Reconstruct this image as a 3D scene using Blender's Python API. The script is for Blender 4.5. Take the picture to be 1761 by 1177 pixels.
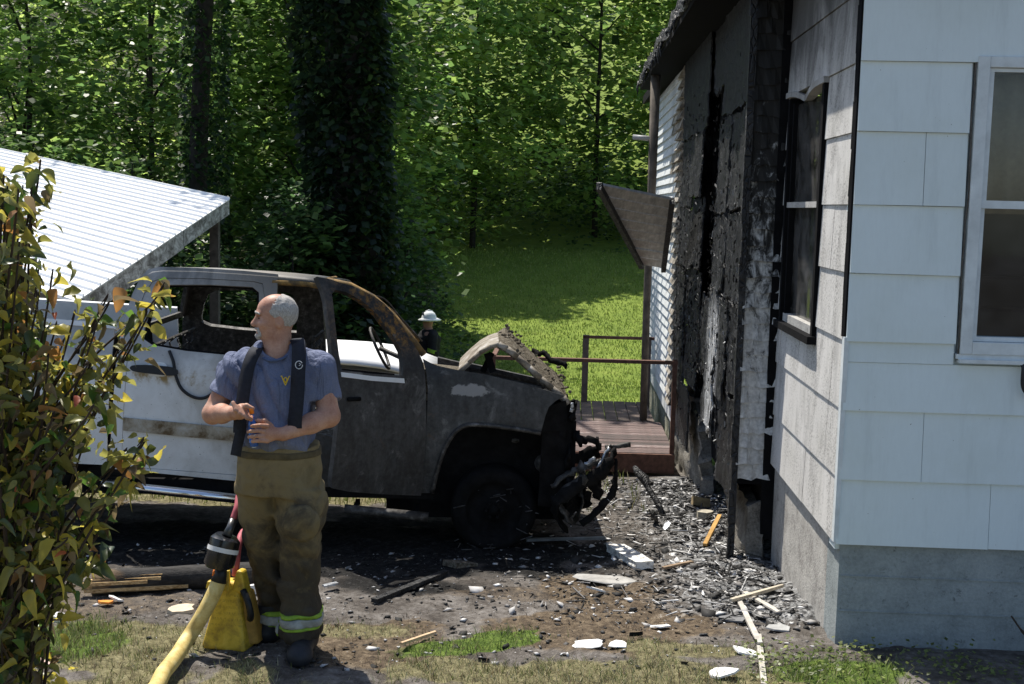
import bpy, bmesh, math, random
import numpy as np
from math import sin, cos, radians, atan, pi, sqrt
from mathutils import Vector, Matrix

for _o in list(bpy.data.objects): bpy.data.objects.remove(_o)
SC = bpy.context.scene
COL = SC.collection
random.seed(7); RNG = np.random.default_rng(7)

# ------------------------------------------------------------------ camera
FPX, IW, IH = 2100.0, 1761.0, 1177.0      # focal length in photo pixels, photo size
ROLL, PITCH, CAMH = 0.024, atan(230.5/2100.0), 2.25
_U = Vector((0, sin(PITCH), cos(PITCH))); _X = Vector((1, 0, 0)); _F = Vector((0, cos(PITCH), -sin(PITCH)))
_rt = _X*cos(ROLL) + _U*sin(ROLL); _up = -_X*sin(ROLL) + _U*cos(ROLL)
cam = bpy.data.cameras.new('camera'); camo = bpy.data.objects.new('camera', cam); COL.objects.link(camo)
M = Matrix.Identity(4)
for i in range(3):
    M[i][0], M[i][1], M[i][2] = _rt[i], _up[i], -_F[i]
M[2][3] = CAMH
camo.matrix_world = M
cam.sensor_width = 36; cam.lens = 36*FPX/IW; cam.clip_start = .05; cam.clip_end = 900
SC.camera = camo

# ------------------------------------------------------------------ sky, sun, exposure
TOSUN = Vector((-.30, .45, 1.0)).normalized()
ELEV = math.asin(TOSUN.z); AZ = math.atan2(TOSUN.x, TOSUN.y)
wd = bpy.data.worlds.new('World'); SC.world = wd; wd.use_nodes = True
nt = wd.node_tree; bg = nt.nodes['Background']
sky = nt.nodes.new('ShaderNodeTexSky'); sky.sky_type = 'NISHITA'; sky.sun_disc = False
sky.sun_elevation = ELEV; sky.sun_rotation = AZ
nt.links.new(sky.outputs[0], bg.inputs[0]); bg.inputs[1].default_value = 0.115
sl = bpy.data.lights.new('sun', 'SUN'); sl.energy = 5.0; sl.angle = radians(.5); sl.color = (1, .95, .86)
so = bpy.data.objects.new('sun', sl); COL.objects.link(so)
so.rotation_euler = TOSUN.to_track_quat('Z', 'Y').to_euler(); so.location = (-6, 8, 20)
SC.view_settings.view_transform = 'Standard'; SC.view_settings.look = 'None'
SC.view_settings.exposure = 0.48; SC.view_settings.gamma = 1.0
SC.cycles.max_bounces = 7; SC.cycles.transparent_max_bounces = 8
SC.cycles.use_denoising = True

# ------------------------------------------------------------------ layout helpers
def ray(px, py):
    cx = (px-IW/2)/FPX; cy = -(py-IH/2)/FPX
    return _rt*cx + _up*cy + _F
CAMP = Vector((0, 0, CAMH))
def at(px, py, Y):
    r = ray(px, py); return CAMP + r*(Y/r.y)
def gr(px, py, z=0.0):
    r = ray(px, py); return CAMP + r*((z-CAMH)/r.z)
def sstep(a, b, x):
    t = np.clip((x-a)/(b-a), 0, 1); return t*t*(3-2*t)
_LAT = np.random.default_rng(3).random((32, 32, 32)).astype(np.float32)
def vnoise(x, y, z=0.0):
    x = np.asarray(x, np.float32); y = np.asarray(y, np.float32); z = np.asarray(z, np.float32) + 0*x
    x0 = np.floor(x).astype(int); y0 = np.floor(y).astype(int); z0 = np.floor(z).astype(int)
    fx, fy, fz = x-x0, y-y0, z-z0
    fx, fy, fz = [f*f*(3-2*f) for f in (fx, fy, fz)]
    r = 0
    for i in (0, 1):
        for j in (0, 1):
            for k in (0, 1):
                w = (fx if i else 1-fx)*(fy if j else 1-fy)*(fz if k else 1-fz)
                r = r + w*_LAT[(x0+i) & 31, (y0+j) & 31, (z0+k) & 31]
    return r
def fbm(x, y, z=0.0, o=4):
    r, a, s = 0, .5, 1.0
    for i in range(o):
        r = r + a*vnoise(np.asarray(x)*s+7.3*i, np.asarray(y)*s+3.1*i, np.asarray(z)*s+1.7*i); a *= .5; s *= 2.03
    return r/(1-.5**o)

# ------------------------------------------------------------------ mesh helpers
def npmesh(name, V, F, attrs=None, smooth=False):
    V = np.asarray(V, np.float32); F = np.asarray(F, np.int32)
    me = bpy.data.meshes.new(name)
    me.vertices.add(len(V)); me.vertices.foreach_set('co', V.ravel())
    n, k = F.shape
    me.loops.add(n*k); me.loops.foreach_set('vertex_index', F.ravel())
    me.polygons.add(n); me.polygons.foreach_set('loop_start', np.arange(n, dtype=np.int32)*k)
    if smooth: me.polygons.foreach_set('use_smooth', np.ones(n, bool))
    me.update(calc_edges=True)
    for a, v in (attrs or {}).items():
        v = np.asarray(v, np.float32)
        if v.ndim == 2:
            at_ = me.attributes.new(a, 'FLOAT_COLOR', 'POINT'); at_.data.foreach_set('color', np.c_[v, np.ones(len(v))].astype(np.float32).ravel())
        else:
            at_ = me.attributes.new(a, 'FLOAT', 'POINT'); at_.data.foreach_set('value', v)
    return me
def bmmesh(name, bm, smooth=False, keep=False):
    me = bpy.data.meshes.new(name); bm.normal_update(); bm.to_mesh(me)
    if not keep: bm.free()
    if smooth: me.polygons.foreach_set('use_smooth', np.ones(len(me.polygons), bool))
    return me
def recentre(me):
    n = len(me.vertices)
    if not n: return Vector((0, 0, 0))
    co = np.empty(n*3, np.float32); me.vertices.foreach_get('co', co); co = co.reshape(-1, 3)
    lo, hi = co.min(0), co.max(0); c = np.array([(lo[0]+hi[0])/2, (lo[1]+hi[1])/2, lo[2]])
    me.vertices.foreach_set('co', (co-c).astype(np.float32).ravel()); me.update()
    return Vector(c)
def link(name, me, mat=None, parent=None, loc=None, rot=None):
    """mesh in world coordinates -> object with its origin at its base"""
    o = bpy.data.objects.new(name, me)
    if loc is None: o.location = recentre(me)
    else:
        o.location = loc
        if rot is not None: o.rotation_euler = rot
    COL.objects.link(o)
    if mat is not None and not me.materials: me.materials.append(mat)
    if parent is not None: setparent(o, parent)
    return o
def wloc(o):
    l = Vector(o.location)
    if o.parent is not None: l = l + o.matrix_parent_inverse.translation + wloc(o.parent)
    return l
def setparent(o, p):
    o.parent = p; o.matrix_parent_inverse = Matrix.Translation(-wloc(p))
def tag(o, label=None, cat=None, group=None, kind=None):
    for k, v in (('label', label), ('category', cat), ('group', group), ('kind', kind)):
        if v: o[k] = v
    return o
def thing(name, label, cat, loc, group=None):
    o = bpy.data.objects.new(name, None); o.empty_display_size = .2; o.location = loc; COL.objects.link(o)
    return tag(o, label, cat, group)
def hexa(bm, P):
    """P: 8 points, bottom ring 4 then top ring 4"""
    v = [bm.verts.new(p) for p in P]
    for f in ((3, 2, 1, 0), (4, 5, 6, 7), (0, 1, 5, 4), (1, 2, 6, 5), (2, 3, 7, 6), (3, 0, 4, 7)):
        bm.faces.new([v[i] for i in f])
def boxw(bm, o, ax, ay, az, x0, x1, y0, y1, z0, z1):
    P = [o + ax*x + ay*y + az*z for z in (z0, z1) for x, y in ((x0, y0), (x1, y0), (x1, y1), (x0, y1))]
    hexa(bm, P)
def box(bm, x0, x1, y0, y1, z0, z1):
    boxw(bm, Vector((0, 0, 0)), Vector((1, 0, 0)), Vector((0, 1, 0)), Vector((0, 0, 1)), x0, x1, y0, y1, z0, z1)
def beam(bm, a, b, w, h, upv=Vector((0, 0, 1))):
    a, b = Vector(a), Vector(b); d = (b-a); L = d.length; d.normalize()
    s = d.cross(upv)
    if s.length < 1e-4: s = d.cross(Vector((1, 0, 0)))
    s.normalize(); t = s.cross(d)
    boxw(bm, a, d, s, t, 0, L, -w/2, w/2, -h/2, h/2)
def tube(bm, pts, rad, seg=10, cap=True, flat=1.0):
    pts = [Vector(p) for p in pts]; n = len(pts)
    if not hasattr(rad, '__len__'): rad = [rad]*n
    rings = []; prev = None
    for i, p in enumerate(pts):
        d = (pts[min(i+1, n-1)]-pts[max(i-1, 0)]).normalized()
        if prev is None:
            s = d.cross(Vector((0, 0, 1)))
            if s.length < .05: s = d.cross(Vector((0, 1, 0)))
        else: s = prev - d*prev.dot(d)
        s.normalize(); prev = s; t = d.cross(s)
        rings.append([bm.verts.new(p + (s*cos(2*pi*k/seg) + t*sin(2*pi*k/seg)*flat)*rad[i]) for k in range(seg)])
    for a, b in zip(rings, rings[1:]):
        for k in range(seg): bm.faces.new((a[k], a[(k+1) % seg], b[(k+1) % seg], b[k]))
    if cap:
        bm.faces.new(rings[0][::-1]); bm.faces.new(rings[-1])
def tubem(name, pts, rad, seg=10, cap=True, flat=1.0, smooth=True):
    bm = bmesh.new(); tube(bm, pts, rad, seg, cap, flat); return bmmesh(name, bm, smooth)
def spline(P, n=8):
    P = [Vector(p) for p in P]; out = []
    Q = [P[0]*2-P[1]] + P + [P[-1]*2-P[-2]]
    for i in range(1, len(Q)-2):
        for k in range(n):
            t = k/n; a, b, c, d = Q[i-1:i+3]
            out.append(.5*((2*b)+(c-a)*t+(2*a-5*b+4*c-d)*t*t+(3*b-a-3*c+d)*t**3))
    out.append(P[-1]); return out
def poly_bm(loops, grid=None):
    """2-D loops (first outer, rest holes) -> filled bmesh in the xy plane, cut on a grid"""
    bm = bmesh.new(); edges = []
    for L in loops:
        vs = [bm.verts.new((p[0], p[1], 0)) for p in L]
        for i in range(len(vs)): edges.append(bm.edges.new((vs[i], vs[(i+1) % len(vs)])))
    bmesh.ops.triangle_fill(bm, edges=edges, use_beauty=True, use_dissolve=False)
    if grid:
        xs = [v.co.x for v in bm.verts]; ys = [v.co.y for v in bm.verts]
        for ax, lo, hi, st in ((0, min(xs), max(xs), grid[0]), (1, min(ys), max(ys), grid[1])):
            k = math.floor(lo/st)+1
            while k*st < hi-1e-4:
                co = [0, 0, 0]; no = [0, 0, 0]; co[ax] = k*st; no[ax] = 1
                bmesh.ops.bisect_plane(bm, geom=bm.verts[:]+bm.edges[:]+bm.faces[:], dist=1e-5, plane_co=co, plane_no=no)
                k += 1
    return bm
def solid(o, t, off=-1.0):
    m = o.modifiers.new('thickness', 'SOLIDIFY'); m.thickness = t; m.offset = off; return o
def smoothsplit(o, ang=35):
    m = o.modifiers.new('edges', 'EDGE_SPLIT'); m.split_angle = radians(ang); return o
def bevel(o, w, seg=2):
    m = o.modifiers.new('bevel', 'BEVEL'); m.width = w; m.segments = seg; m.limit_method = 'ANGLE'; return o

# ------------------------------------------------------------------ signed-distance bodies (people, organic shapes)
class SDF:
    def __init__(s, lo, hi, h):
        s.lo = np.array(lo, np.float32); s.h = h
        s.n = np.ceil((np.array(hi)-s.lo)/h).astype(int)+1
        s.F = np.full(s.n, .5, np.float32)
    def sub(s, lo, hi):
        a = np.clip(np.floor((np.array(lo)-s.lo)/s.h).astype(int), 0, s.n-1); b = np.clip(np.ceil((np.array(hi)-s.lo)/s.h).astype(int)+1, 1, s.n)
        if np.any(b <= a): return None
        g = np.meshgrid(*[s.lo[i]+s.h*np.arange(a[i], b[i], dtype=np.float32) for i in range(3)], indexing='ij', sparse=True)
        return (slice(a[0], b[0]), slice(a[1], b[1]), slice(a[2], b[2])), g
    def put(s, sl, d, k, op=1):
        f = s.F[sl]
        if op > 0:
            if k <= 0: s.F[sl] = np.minimum(f, d)
            else:
                q = np.clip(.5+.5*(f-d)/k, 0, 1); s.F[sl] = f*(1-q)+d*q - k*q*(1-q)
        else:
            d = -d
            if k <= 0: s.F[sl] = np.maximum(f, d)
            else:
                q = np.clip(.5-.5*(f-d)/k, 0, 1); s.F[sl] = f*(1-q)+d*q + k*q*(1-q)
    def cone(s, a, b, r1, r2, k=.015, op=1):
        a = np.array(a, np.float32); b = np.array(b, np.float32); m = max(r1, r2)+k*1.5+2*s.h
        r = s.sub(np.minimum(a, b)-m, np.maximum(a, b)+m)
        if r is None: return
        sl, (X, Y, Z) = r; ab = b-a; L = float(ab@ab)+1e-9
        t = np.clip(((X-a[0])*ab[0]+(Y-a[1])*ab[1]+(Z-a[2])*ab[2])/L, 0, 1)
        d = np.sqrt((X-a[0]-t*ab[0])**2+(Y-a[1]-t*ab[1])**2+(Z-a[2]-t*ab[2])**2) - (r1+(r2-r1)*t)
        s.put(sl, d, k, op)
    def chain(s, P, R, k=.01):
        for i in range(len(P)-1): s.cone(P[i], P[i+1], R[i], R[i+1], k)
    def ell(s, c, r, k=.015, op=1, rot=None):
        c = np.array(c, np.float32); r = np.array(r, np.float32); m = r.max()+k*1.5+2*s.h
        q = s.sub(c-m, c+m)
        if q is None: return
        sl, (X, Y, Z) = q; x, y, z = X-c[0], Y-c[1], Z-c[2]
        if rot is not None:
            R = np.array(rot, np.float32)   # rows: local axes
            x, y, z = R[0, 0]*x+R[0, 1]*y+R[0, 2]*z, R[1, 0]*x+R[1, 1]*y+R[1, 2]*z, R[2, 0]*x+R[2, 1]*y+R[2, 2]*z
        k0 = np.sqrt((x/r[0])**2+(y/r[1])**2+(z/r[2])**2); k1 = np.sqrt((x/r[0]**2)**2+(y/r[1]**2)**2+(z/r[2]**2)**2)+1e-6
        s.put(sl, k0*(k0-1)/k1, k, op)
    def loft(s, S, k=.02, p=2.3):
        """S rows: z, cx, cy, rx, ry (any z order)"""
        S = np.array(sorted(S), np.float32); m = .06+k
        q = s.sub((S[:, 1]-S[:, 3]).min(initial=9)*np.array([1, 0, 0])+np.array([-m, (S[:, 2]-S[:, 4]).min()-m, S[0, 0]-m]),
                  (S[:, 1]+S[:, 3]).max()*np.array([1, 0, 0])+np.array([m, (S[:, 2]+S[:, 4]).max()+m, S[-1, 0]+m]))
        if q is None: return
        sl, (X, Y, Z) = q
        zz = np.clip(Z, S[0, 0], S[-1, 0]); I = lambda j: np.interp(zz.ravel(), S[:, 0], S[:, j]).reshape(Z.shape).astype(np.float32)
        rx, ry = I(3), I(4); ex = np.abs(X-I(1))/rx; ey = np.abs(Y-I(2))/ry
        e = (ex**p+ey**p)**(1/p); d = (e-1)*np.minimum(rx, ry)
        d = np.maximum(d, np.maximum(S[0, 0]-Z, Z-S[-1, 0]))
        s.put(sl, d, k)
    def grid(s):
        return np.meshgrid(*[s.lo[i]+s.h*np.arange(s.n[i], dtype=np.float32) for i in range(3)], indexing='ij', sparse=True)
    def mesh(s, name, it=1):
        F = s.F; n = F.shape; sg = F < 0
        c = [(i, j, k) for i in (0, 1) for j in (0, 1) for k in (0, 1)]
        cnt = np.zeros(np.array(n)-1, np.int8)
        for i, j, k in c: cnt += sg[i:n[0]-1+i, j:n[1]-1+j, k:n[2]-1+k]
        I = np.argwhere((cnt > 0) & (cnt < 8)); idx = np.full(np.array(n)-1, -1, np.int32); idx[tuple(I.T)] = np.arange(len(I))
        acc = np.zeros((len(I), 3), np.float32); w = np.zeros(len(I), np.float32)
        for a in c:
            for ax in range(3):
                if a[ax]: continue
                b = list(a); b[ax] = 1
                fa = F[tuple((I+np.array(a)).T)]; fb = F[tuple((I+np.array(b)).T)]
                cr = (fa < 0) != (fb < 0); t = np.where(cr, fa/np.where(cr, fa-fb, 1), 0)
                p = np.array(a, np.float32)+np.zeros((len(I), 3), np.float32); p[:, ax] = t
                acc += p*cr[:, None]; w += cr
        V = s.lo + s.h*(I+acc/w[:, None])
        Q = []
        for ax in range(3):
            sh = [slice(None)]*3; s2 = [slice(None)]*3; sh[ax] = slice(0, n[ax]-1); s2[ax] = slice(1, n[ax])
            E = np.argwhere(sg[tuple(sh)] != sg[tuple(s2)])
            o1, o2 = [(1, 2), (2, 0), (0, 1)][ax]
            E = E[(E[:, o1] > 0) & (E[:, o2] > 0) & (E[:, o1] < n[o1]-1) & (E[:, o2] < n[o2]-1)]
            d1 = np.zeros(3, int); d1[o1] = 1; d2 = np.zeros(3, int); d2[o2] = 1
            q = np.stack([idx[tuple((E-d1-d2).T)], idx[tuple((E-d2).T)], idx[tuple(E.T)], idx[tuple((E-d1).T)]], 1)
            fl = sg[tuple(E.T)]; q[~fl] = q[~fl][:, ::-1]; Q.append(q)
        Q = np.concatenate(Q); Q = Q[(Q >= 0).all(1)]
        for _ in range(it):   # light Laplacian smoothing
            A = np.zeros_like(V); cN = np.zeros(len(V), np.float32)
            for k in range(4):
                np.add.at(A, Q[:, k], V[Q[:, (k+1) % 4]]+V[Q[:, (k+3) % 4]]); np.add.at(cN, Q[:, k], 2)
            V = V*.5+.5*A/np.maximum(cN, 1)[:, None]
        return npmesh(name, V, Q, smooth=True)

# ------------------------------------------------------------------ material helpers
class Mt:
    def __init__(s, name, rough=.8, spec=.3, metal=0.0):
        s.m = bpy.data.materials.new(name); s.m.use_nodes = True; s.t = s.m.node_tree
        s.p = s.t.nodes['Principled BSDF']; s.out = s.t.nodes['Material Output']
        s.set('Roughness', rough); s.set('Specular IOR Level', spec); s.set('Metallic', metal)
    def nd(s, ty, **kw):
        n = s.t.nodes.new('ShaderNode'+ty)
        for k, v in kw.items(): setattr(n, k, v)
        return n
    def pl(s, sock, v):
        if isinstance(v, bpy.types.NodeSocket): s.t.links.new(v, sock)
        elif isinstance(v, (tuple, list)) and len(v) == 3 and sock.type == 'RGBA': sock.default_value = (*v, 1)
        else: sock.default_value = v
    def set(s, k, v): s.pl(s.p.inputs[k], v); return s
    def pos(s): return s.nd('NewGeometry').outputs['Position']
    def obj(s): return s.nd('TexCoord').outputs['Object']
    def rnd(s): return s.nd('ObjectInfo').outputs['Random']
    def attr(s, n, col=False): return s.nd('Attribute', attribute_name=n).outputs['Color' if col else 'Fac']
    def map(s, v, sc=(1, 1, 1), loc=(0, 0, 0)):
        n = s.nd('Mapping'); s.pl(n.inputs[0], v); n.inputs[3].default_value = sc; n.inputs[1].default_value = loc; return n.outputs[0]
    def noise(s, sc, det=4, ro=.6, v=None, dist=0):
        n = s.nd('TexNoise'); n.inputs['Scale'].default_value = sc; n.inputs['Detail'].default_value = det; n.inputs['Roughness'].default_value = ro
        n.inputs['Distortion'].default_value = dist
        s.pl(n.inputs['Vector'], v if v is not None else s.pos()); return n.outputs[0]
    def voro(s, sc, v=None, feature='F1'):
        n = s.nd('TexVoronoi', feature=feature); n.inputs['Scale'].default_value = sc; s.pl(n.inputs['Vector'], v if v is not None else s.pos()); return n.outputs['Distance']
    def ma(s, op, a, b=0.0, clamp=False):
        n = s.nd('Math', operation=op, use_clamp=clamp); s.pl(n.inputs[0], a); s.pl(n.inputs[1], b); return n.outputs[0]
    def step(s, v, a, b):
        n = s.nd('MapRange', interpolation_type='SMOOTHSTEP'); s.pl(n.inputs[0], v); n.inputs[1].default_value = a; n.inputs[2].default_value = b; return n.outputs[0]
    def sep(s, v):
        n = s.nd('SeparateXYZ'); s.pl(n.inputs[0], v); return n.outputs
    def mix(s, f, a, b):
        n = s.nd('Mix', data_type='RGBA'); s.pl(n.inputs[0], f); s.pl(n.inputs[6], a); s.pl(n.inputs[7], b); return n.outputs[2]
    def ramp(s, f, stops):
        n = s.nd('ValToRGB'); s.pl(n.inputs[0], f); e = n.color_ramp.elements
        while len(e) < len(stops): e.new(.5)
        for el, (p, c) in zip(e, stops): el.position = p; el.color = (*c, 1)
        return n.outputs[0]
    def bump(s, h, st=.5, d=.02):
        n = s.nd('Bump'); n.inputs['Strength'].default_value = st; n.inputs['Distance'].default_value = d; s.pl(n.inputs['Height'], h)
        s.pl(s.p.inputs['Normal'], n.outputs[0]); return s
    def col(s, c): return s.set('Base Color', c)
def simple(name, c, rough=.8, var=.25, sc=8, spec=.3, metal=0.0, bump=0.0, bsc=None, c2=None):
    m = Mt(name, rough, spec, metal); n = m.noise(sc, 5, .65, m.obj())
    d = c2 or tuple(x*(1-var) for x in c); l = tuple(min(1, x*(1+var)) for x in c)
    m.col(m.ramp(n, [(.3, d), (.7, l)]))
    if bump: m.bump(m.noise(bsc or sc*4, 4, .6, m.obj()), bump, .01)
    return m.m
# ================================================================== TERRAIN
_ZY = [-60, 5.8, 6.3, 12, 24, 29, 36, 48, 80, 260]; _ZZ = [.15, .0, -.02, -.42, -1.6, -1.75, -.95, .9, 11, 60]
def Z(x, y):
    z = np.interp(y, _ZY, _ZZ)
    f = sstep(9, 16, np.asarray(y, float))
    return z + (fbm(np.asarray(x)*.22+5, np.asarray(y)*.22)-.5)*.35*f + (fbm(np.asarray(x)*1.7, np.asarray(y)*1.7)-.5)*.05
def Zs(x, y): return float(Z(np.array([x]), np.array([y]))[0])
# masks of what covers the ground, one also carrying the truck's shade
def m_lawn(x, y):
    edge = -1.2 - .06*np.maximum(y-22, 0) + 1.6*(fbm(x*.5, y*.3)-.5)
    return sstep(13.2, 14.2, y+(fbm(x*2, y*2)-.5)*1.2)*np.clip(sstep(-1, .6, x-edge)*.9+.1, 0, 1)
def blob(x, y, cx, cy, rx, ry, a=0.0):
    dx, dy = x-cx, y-cy; u = dx*cos(a)+dy*sin(a); v = -dx*sin(a)+dy*cos(a)
    return 1-sstep(.55, 1.25, np.sqrt((u/rx)**2+(v/ry)**2)+(fbm(x*4, y*4)-.5)*1.0)
def m_green(x, y):
    return np.maximum.reduce([blob(x, y, -.16, 6.16, .45, .13, .42), blob(x, y, .02, 6.38, .25, .06, .3), blob(x, y, 1.62, 5.86, .38, .22), blob(x, y, -2.25, 6.0, .35, .4)*.7])
def m_straw(x, y):
    return np.maximum.reduce([blob(x, y, .55, 5.72, 1.25, .26), blob(x, y, -1.95, 5.95, .55, .5), blob(x, y, -2.6, 10.8, 2.4, .9)*.9, blob(x, y, -1.2, 4.9, 4, .85), blob(x, y, -.75, 6.35, .35, .2)*.6, blob(x, y, 1.0, 6.15, .5, .16)*.7])
def m_brown(x, y):
    return np.maximum.reduce([blob(x, y, -.7, 6.15, .5, .5), blob(x, y, .55, 6.5, .75, .5), blob(x, y, .6, 7.3, .5, .5)*.8, blob(x, y, -2.3, 6.8, .7, .6)*.5, blob(x, y, .3, 7.2, 1., .3)*.5])
def m_ash(x, y):
    w = 1.733+.042*(y-6.27)
    return np.clip(np.exp(-np.maximum(w-.25-x, 0)/.55)*sstep(6.4, 7.0, y)*(1-sstep(11.5, 13, y))*1.15, 0, 1)

def m_char(x, y):  # charred soil, with the truck's ground shadow darkened into the same mask
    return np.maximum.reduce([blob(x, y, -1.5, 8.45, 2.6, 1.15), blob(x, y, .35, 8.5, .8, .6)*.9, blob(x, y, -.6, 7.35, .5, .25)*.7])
_xs = np.unique(np.r_[np.linspace(-260, -8, 30), np.linspace(-8, -3.6, 40), np.arange(-3.6, 2.4, .035), np.linspace(2.4, 8, 40), np.linspace(8, 260, 30)])
_ys = np.unique(np.r_[np.linspace(-60, 4.6, 14), np.arange(4.6, 9.6, .035), np.linspace(9.6, 14, 70), np.linspace(14, 50, 90), np.linspace(50, 260, 24)])
GX, GY = np.meshgrid(_xs, _ys, indexing='ij')
GZ = Z(GX, GY)
fine = sstep(4.4, 4.8, GY)*(1-sstep(9.2, 10.5, GY))*sstep(-3.9, -3.4, GX)*(1-sstep(2.2, 2.8, GX))
GZ = GZ + fine*((fbm(GX*9, GY*9, 2.2, 3)-.5)*.05 + (vnoise(GX*27, GY*27)-.5)*.016) + m_ash(GX, GY)*fine*(fbm(GX*6, GY*6, 9., 4)-.35)*.10
nx, ny = GX.shape
ii = np.arange(nx*ny).reshape(nx, ny)
F = np.stack([ii[:-1, :-1], ii[1:, :-1], ii[1:, 1:], ii[:-1, 1:]], -1).reshape(-1, 4)
gx, gy = GX.ravel(), GY.ravel()
mg = Mt('scorched_ground', .93, .15)
P = mg.pos()
n1 = mg.noise(3.2, 6, .65, P); n2 = mg.noise(22, 5, .7, P); n3 = mg.noise(90, 3, .7, P)
soil = mg.ramp(mg.ma('ADD', mg.ma('MULTIPLY', n1, .55), mg.ma('MULTIPLY', n2, .45)), [(.34, (.04, .034, .03)), (.47, (.105, .092, .08)), (.58, (.2, .182, .165)), (.72, (.34, .32, .3))])
brown = mg.ramp(n2, [(.3, (.04, .031, .024)), (.52, (.13, .098, .066)), (.72, (.26, .205, .14))])
straw = mg.ramp(n2, [(.28, (.06, .052, .03)), (.5, (.18, .16, .085)), (.75, (.33, .3, .17))])
green = mg.ramp(n2, [(.25, (.03, .05, .012)), (.5, (.09, .14, .025)), (.75, (.2, .26, .06))])
lawn = mg.ramp(mg.noise(1.3, 6, .7, P), [(.3, (.12, .175, .03)), (.55, (.19, .255, .045)), (.75, (.26, .31, .07))])
ash = mg.ramp(n2, [(.3, (.018, .018, .019)), (.44, (.10, .10, .10)), (.56, (.28, .28, .278)), (.7, (.56, .56, .55))])
def thr(a, lo=.35, hi=.65, w=.5): return mg.step(mg.ma('ADD', a, mg.ma('MULTIPLY', mg.ma('SUBTRACT', n2, .5), w)), lo, hi)
soil = mg.mix(thr(mg.attr('charred'), .3, .7, .6), soil, mg.ramp(n2, [(.35, (.007, .0068, .0068)), (.55, (.02, .019, .018)), (.72, (.06, .058, .055))]))  # near-black for charring and for shade painted under and before the truck
c = mg.mix(thr(mg.attr('brown')), soil, brown)
c = mg.mix(thr(mg.attr('straw')), c, straw)
c = mg.mix(thr(mg.attr('green')), c, green)
c = mg.mix(thr(mg.attr('ash'), .3, .8, .9), c, ash)
c = mg.mix(thr(mg.attr('lawn'), .3, .7, .3), c, lawn)
c = mg.mix(mg.step(mg.attr('litter'), .3, .7), c, mg.ramp(n2, [(.3, (.02, .022, .01)), (.7, (.07, .065, .03))]))
mg.col(c); mg.bump(mg.ma('ADD', mg.ma('MULTIPLY', n2, .7), mg.ma('MULTIPLY', n3, .5)), .9, .03)
litter = sstep(12, 15, gy)*(1-m_lawn(gx, gy))
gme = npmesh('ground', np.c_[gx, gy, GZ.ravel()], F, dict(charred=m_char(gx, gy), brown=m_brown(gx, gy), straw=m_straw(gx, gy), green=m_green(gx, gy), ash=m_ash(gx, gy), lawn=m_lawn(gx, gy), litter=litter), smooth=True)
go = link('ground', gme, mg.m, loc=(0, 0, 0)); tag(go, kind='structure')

def blades(name, x, y, h, w, col, bend=.5, zoff=-.004):
    n = len(x); a = RNG.random(n)*2*pi; z = Z(x, y)+zoff
    near = (y < 9.2) & (y > 4.6) & (x > -3.5) & (x < 2.3)
    z = z - near*.012
    dx, dy = np.cos(a), np.sin(a); b = (RNG.random(n)*.8+.2)*bend*h; la = RNG.random(n)*2*pi
    lx, ly = np.cos(la)*b, np.sin(la)*b
    v0 = np.c_[x-dx*w, y-dy*w, z]; v1 = np.c_[x+dx*w, y+dy*w, z]
    v2 = np.c_[x+dx*w*.7+lx*.4, y+dy*w*.7+ly*.4, z+h*.6]; v3 = np.c_[x-dx*w*.7+lx*.4, y-dy*w*.7+ly*.4, z+h*.6]
    v4 = np.c_[x+lx, y+ly, z+h]
    V = np.stack([v0, v1, v2, v3, v4], 1).reshape(-1, 3); k = np.arange(n)[:, None]*5
    F = np.concatenate([k+[0, 1, 2], k+[0, 2, 3], k+[3, 2, 4]])
    return npmesh(name, V, F, dict(tint=np.repeat(col, 5, 0)))
mgr = Mt('grass_blade', .6, .3); mgr.col(mgr.attr('tint', True))
tr = mgr.nd('BsdfTranslucent'); mgr.pl(tr.inputs[0], mgr.attr('tint', True)); mx = mgr.nd('MixShader'); mx.inputs[0].default_value = .22
mgr.t.links.new(mgr.p.outputs[0], mx.inputs[1]); mgr.t.links.new(tr.outputs[0], mx.inputs[2]); mgr.t.links.new(mx.outputs[0], mgr.out.inputs[0])
def scatter(n, x0, x1, y0, y1, prob):
    x = RNG.uniform(x0, x1, n); y = RNG.uniform(y0, y1, n); k = RNG.random(n) < prob(x, y); return x[k], y[k]
def tints(n, cols, jit=.25):
    c = np.array(cols)[RNG.integers(0, len(cols), n)]; return np.clip(c*(1+(RNG.random((n, 1))-.5)*2*jit), 0, 1)
# foreground tufts: dry straw, green remnants, singed brown
x, y = scatter(150000, -3.4, 2.2, 5.2, 7.6, lambda x, y: np.clip(m_straw(x, y)-.2, 0, 1)*fbm(x*9, y*9)*1.3)
s1 = blades('grass', x, y, RNG.uniform(.02, .065, len(x)), RNG.uniform(.0012, .003, len(x)), tints(len(x), [(.34, .32, .19), (.27, .27, .13), (.21, .24, .09), (.16, .2, .065), (.42, .39, .25), (.18, .13, .08)], .4), 1.0)
tag(link('dry_grass', s1, mgr.m, loc=(0, 0, 0)), 'pale dry straw grass in the foreground lawn', 'grass', kind='stuff')
x, y = scatter(40000, -3.0, 2.2, 5.2, 6.9, lambda x, y: m_green(x, y)*(fbm(x*7, y*7)+.15))
s1 = blades('grass', x, y, RNG.uniform(.03, .085, len(x)), RNG.uniform(.0015, .0035, len(x)), tints(len(x), [(.16, .22, .05), (.22, .27, .07), (.11, .17, .04), (.33, .32, .14)], .4), .8)
tag(link('green_grass', s1, mgr.m, loc=(0, 0, 0)), 'surviving green grass patches amid the scorched ground', 'grass', kind='stuff')
x, y = scatter(34000, -3.2, 2.0, 5.4, 8.2, lambda x, y: m_brown(x, y)*(fbm(x*8, y*8)-.15)*1.2*(1-m_ash(x, y)))
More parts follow.
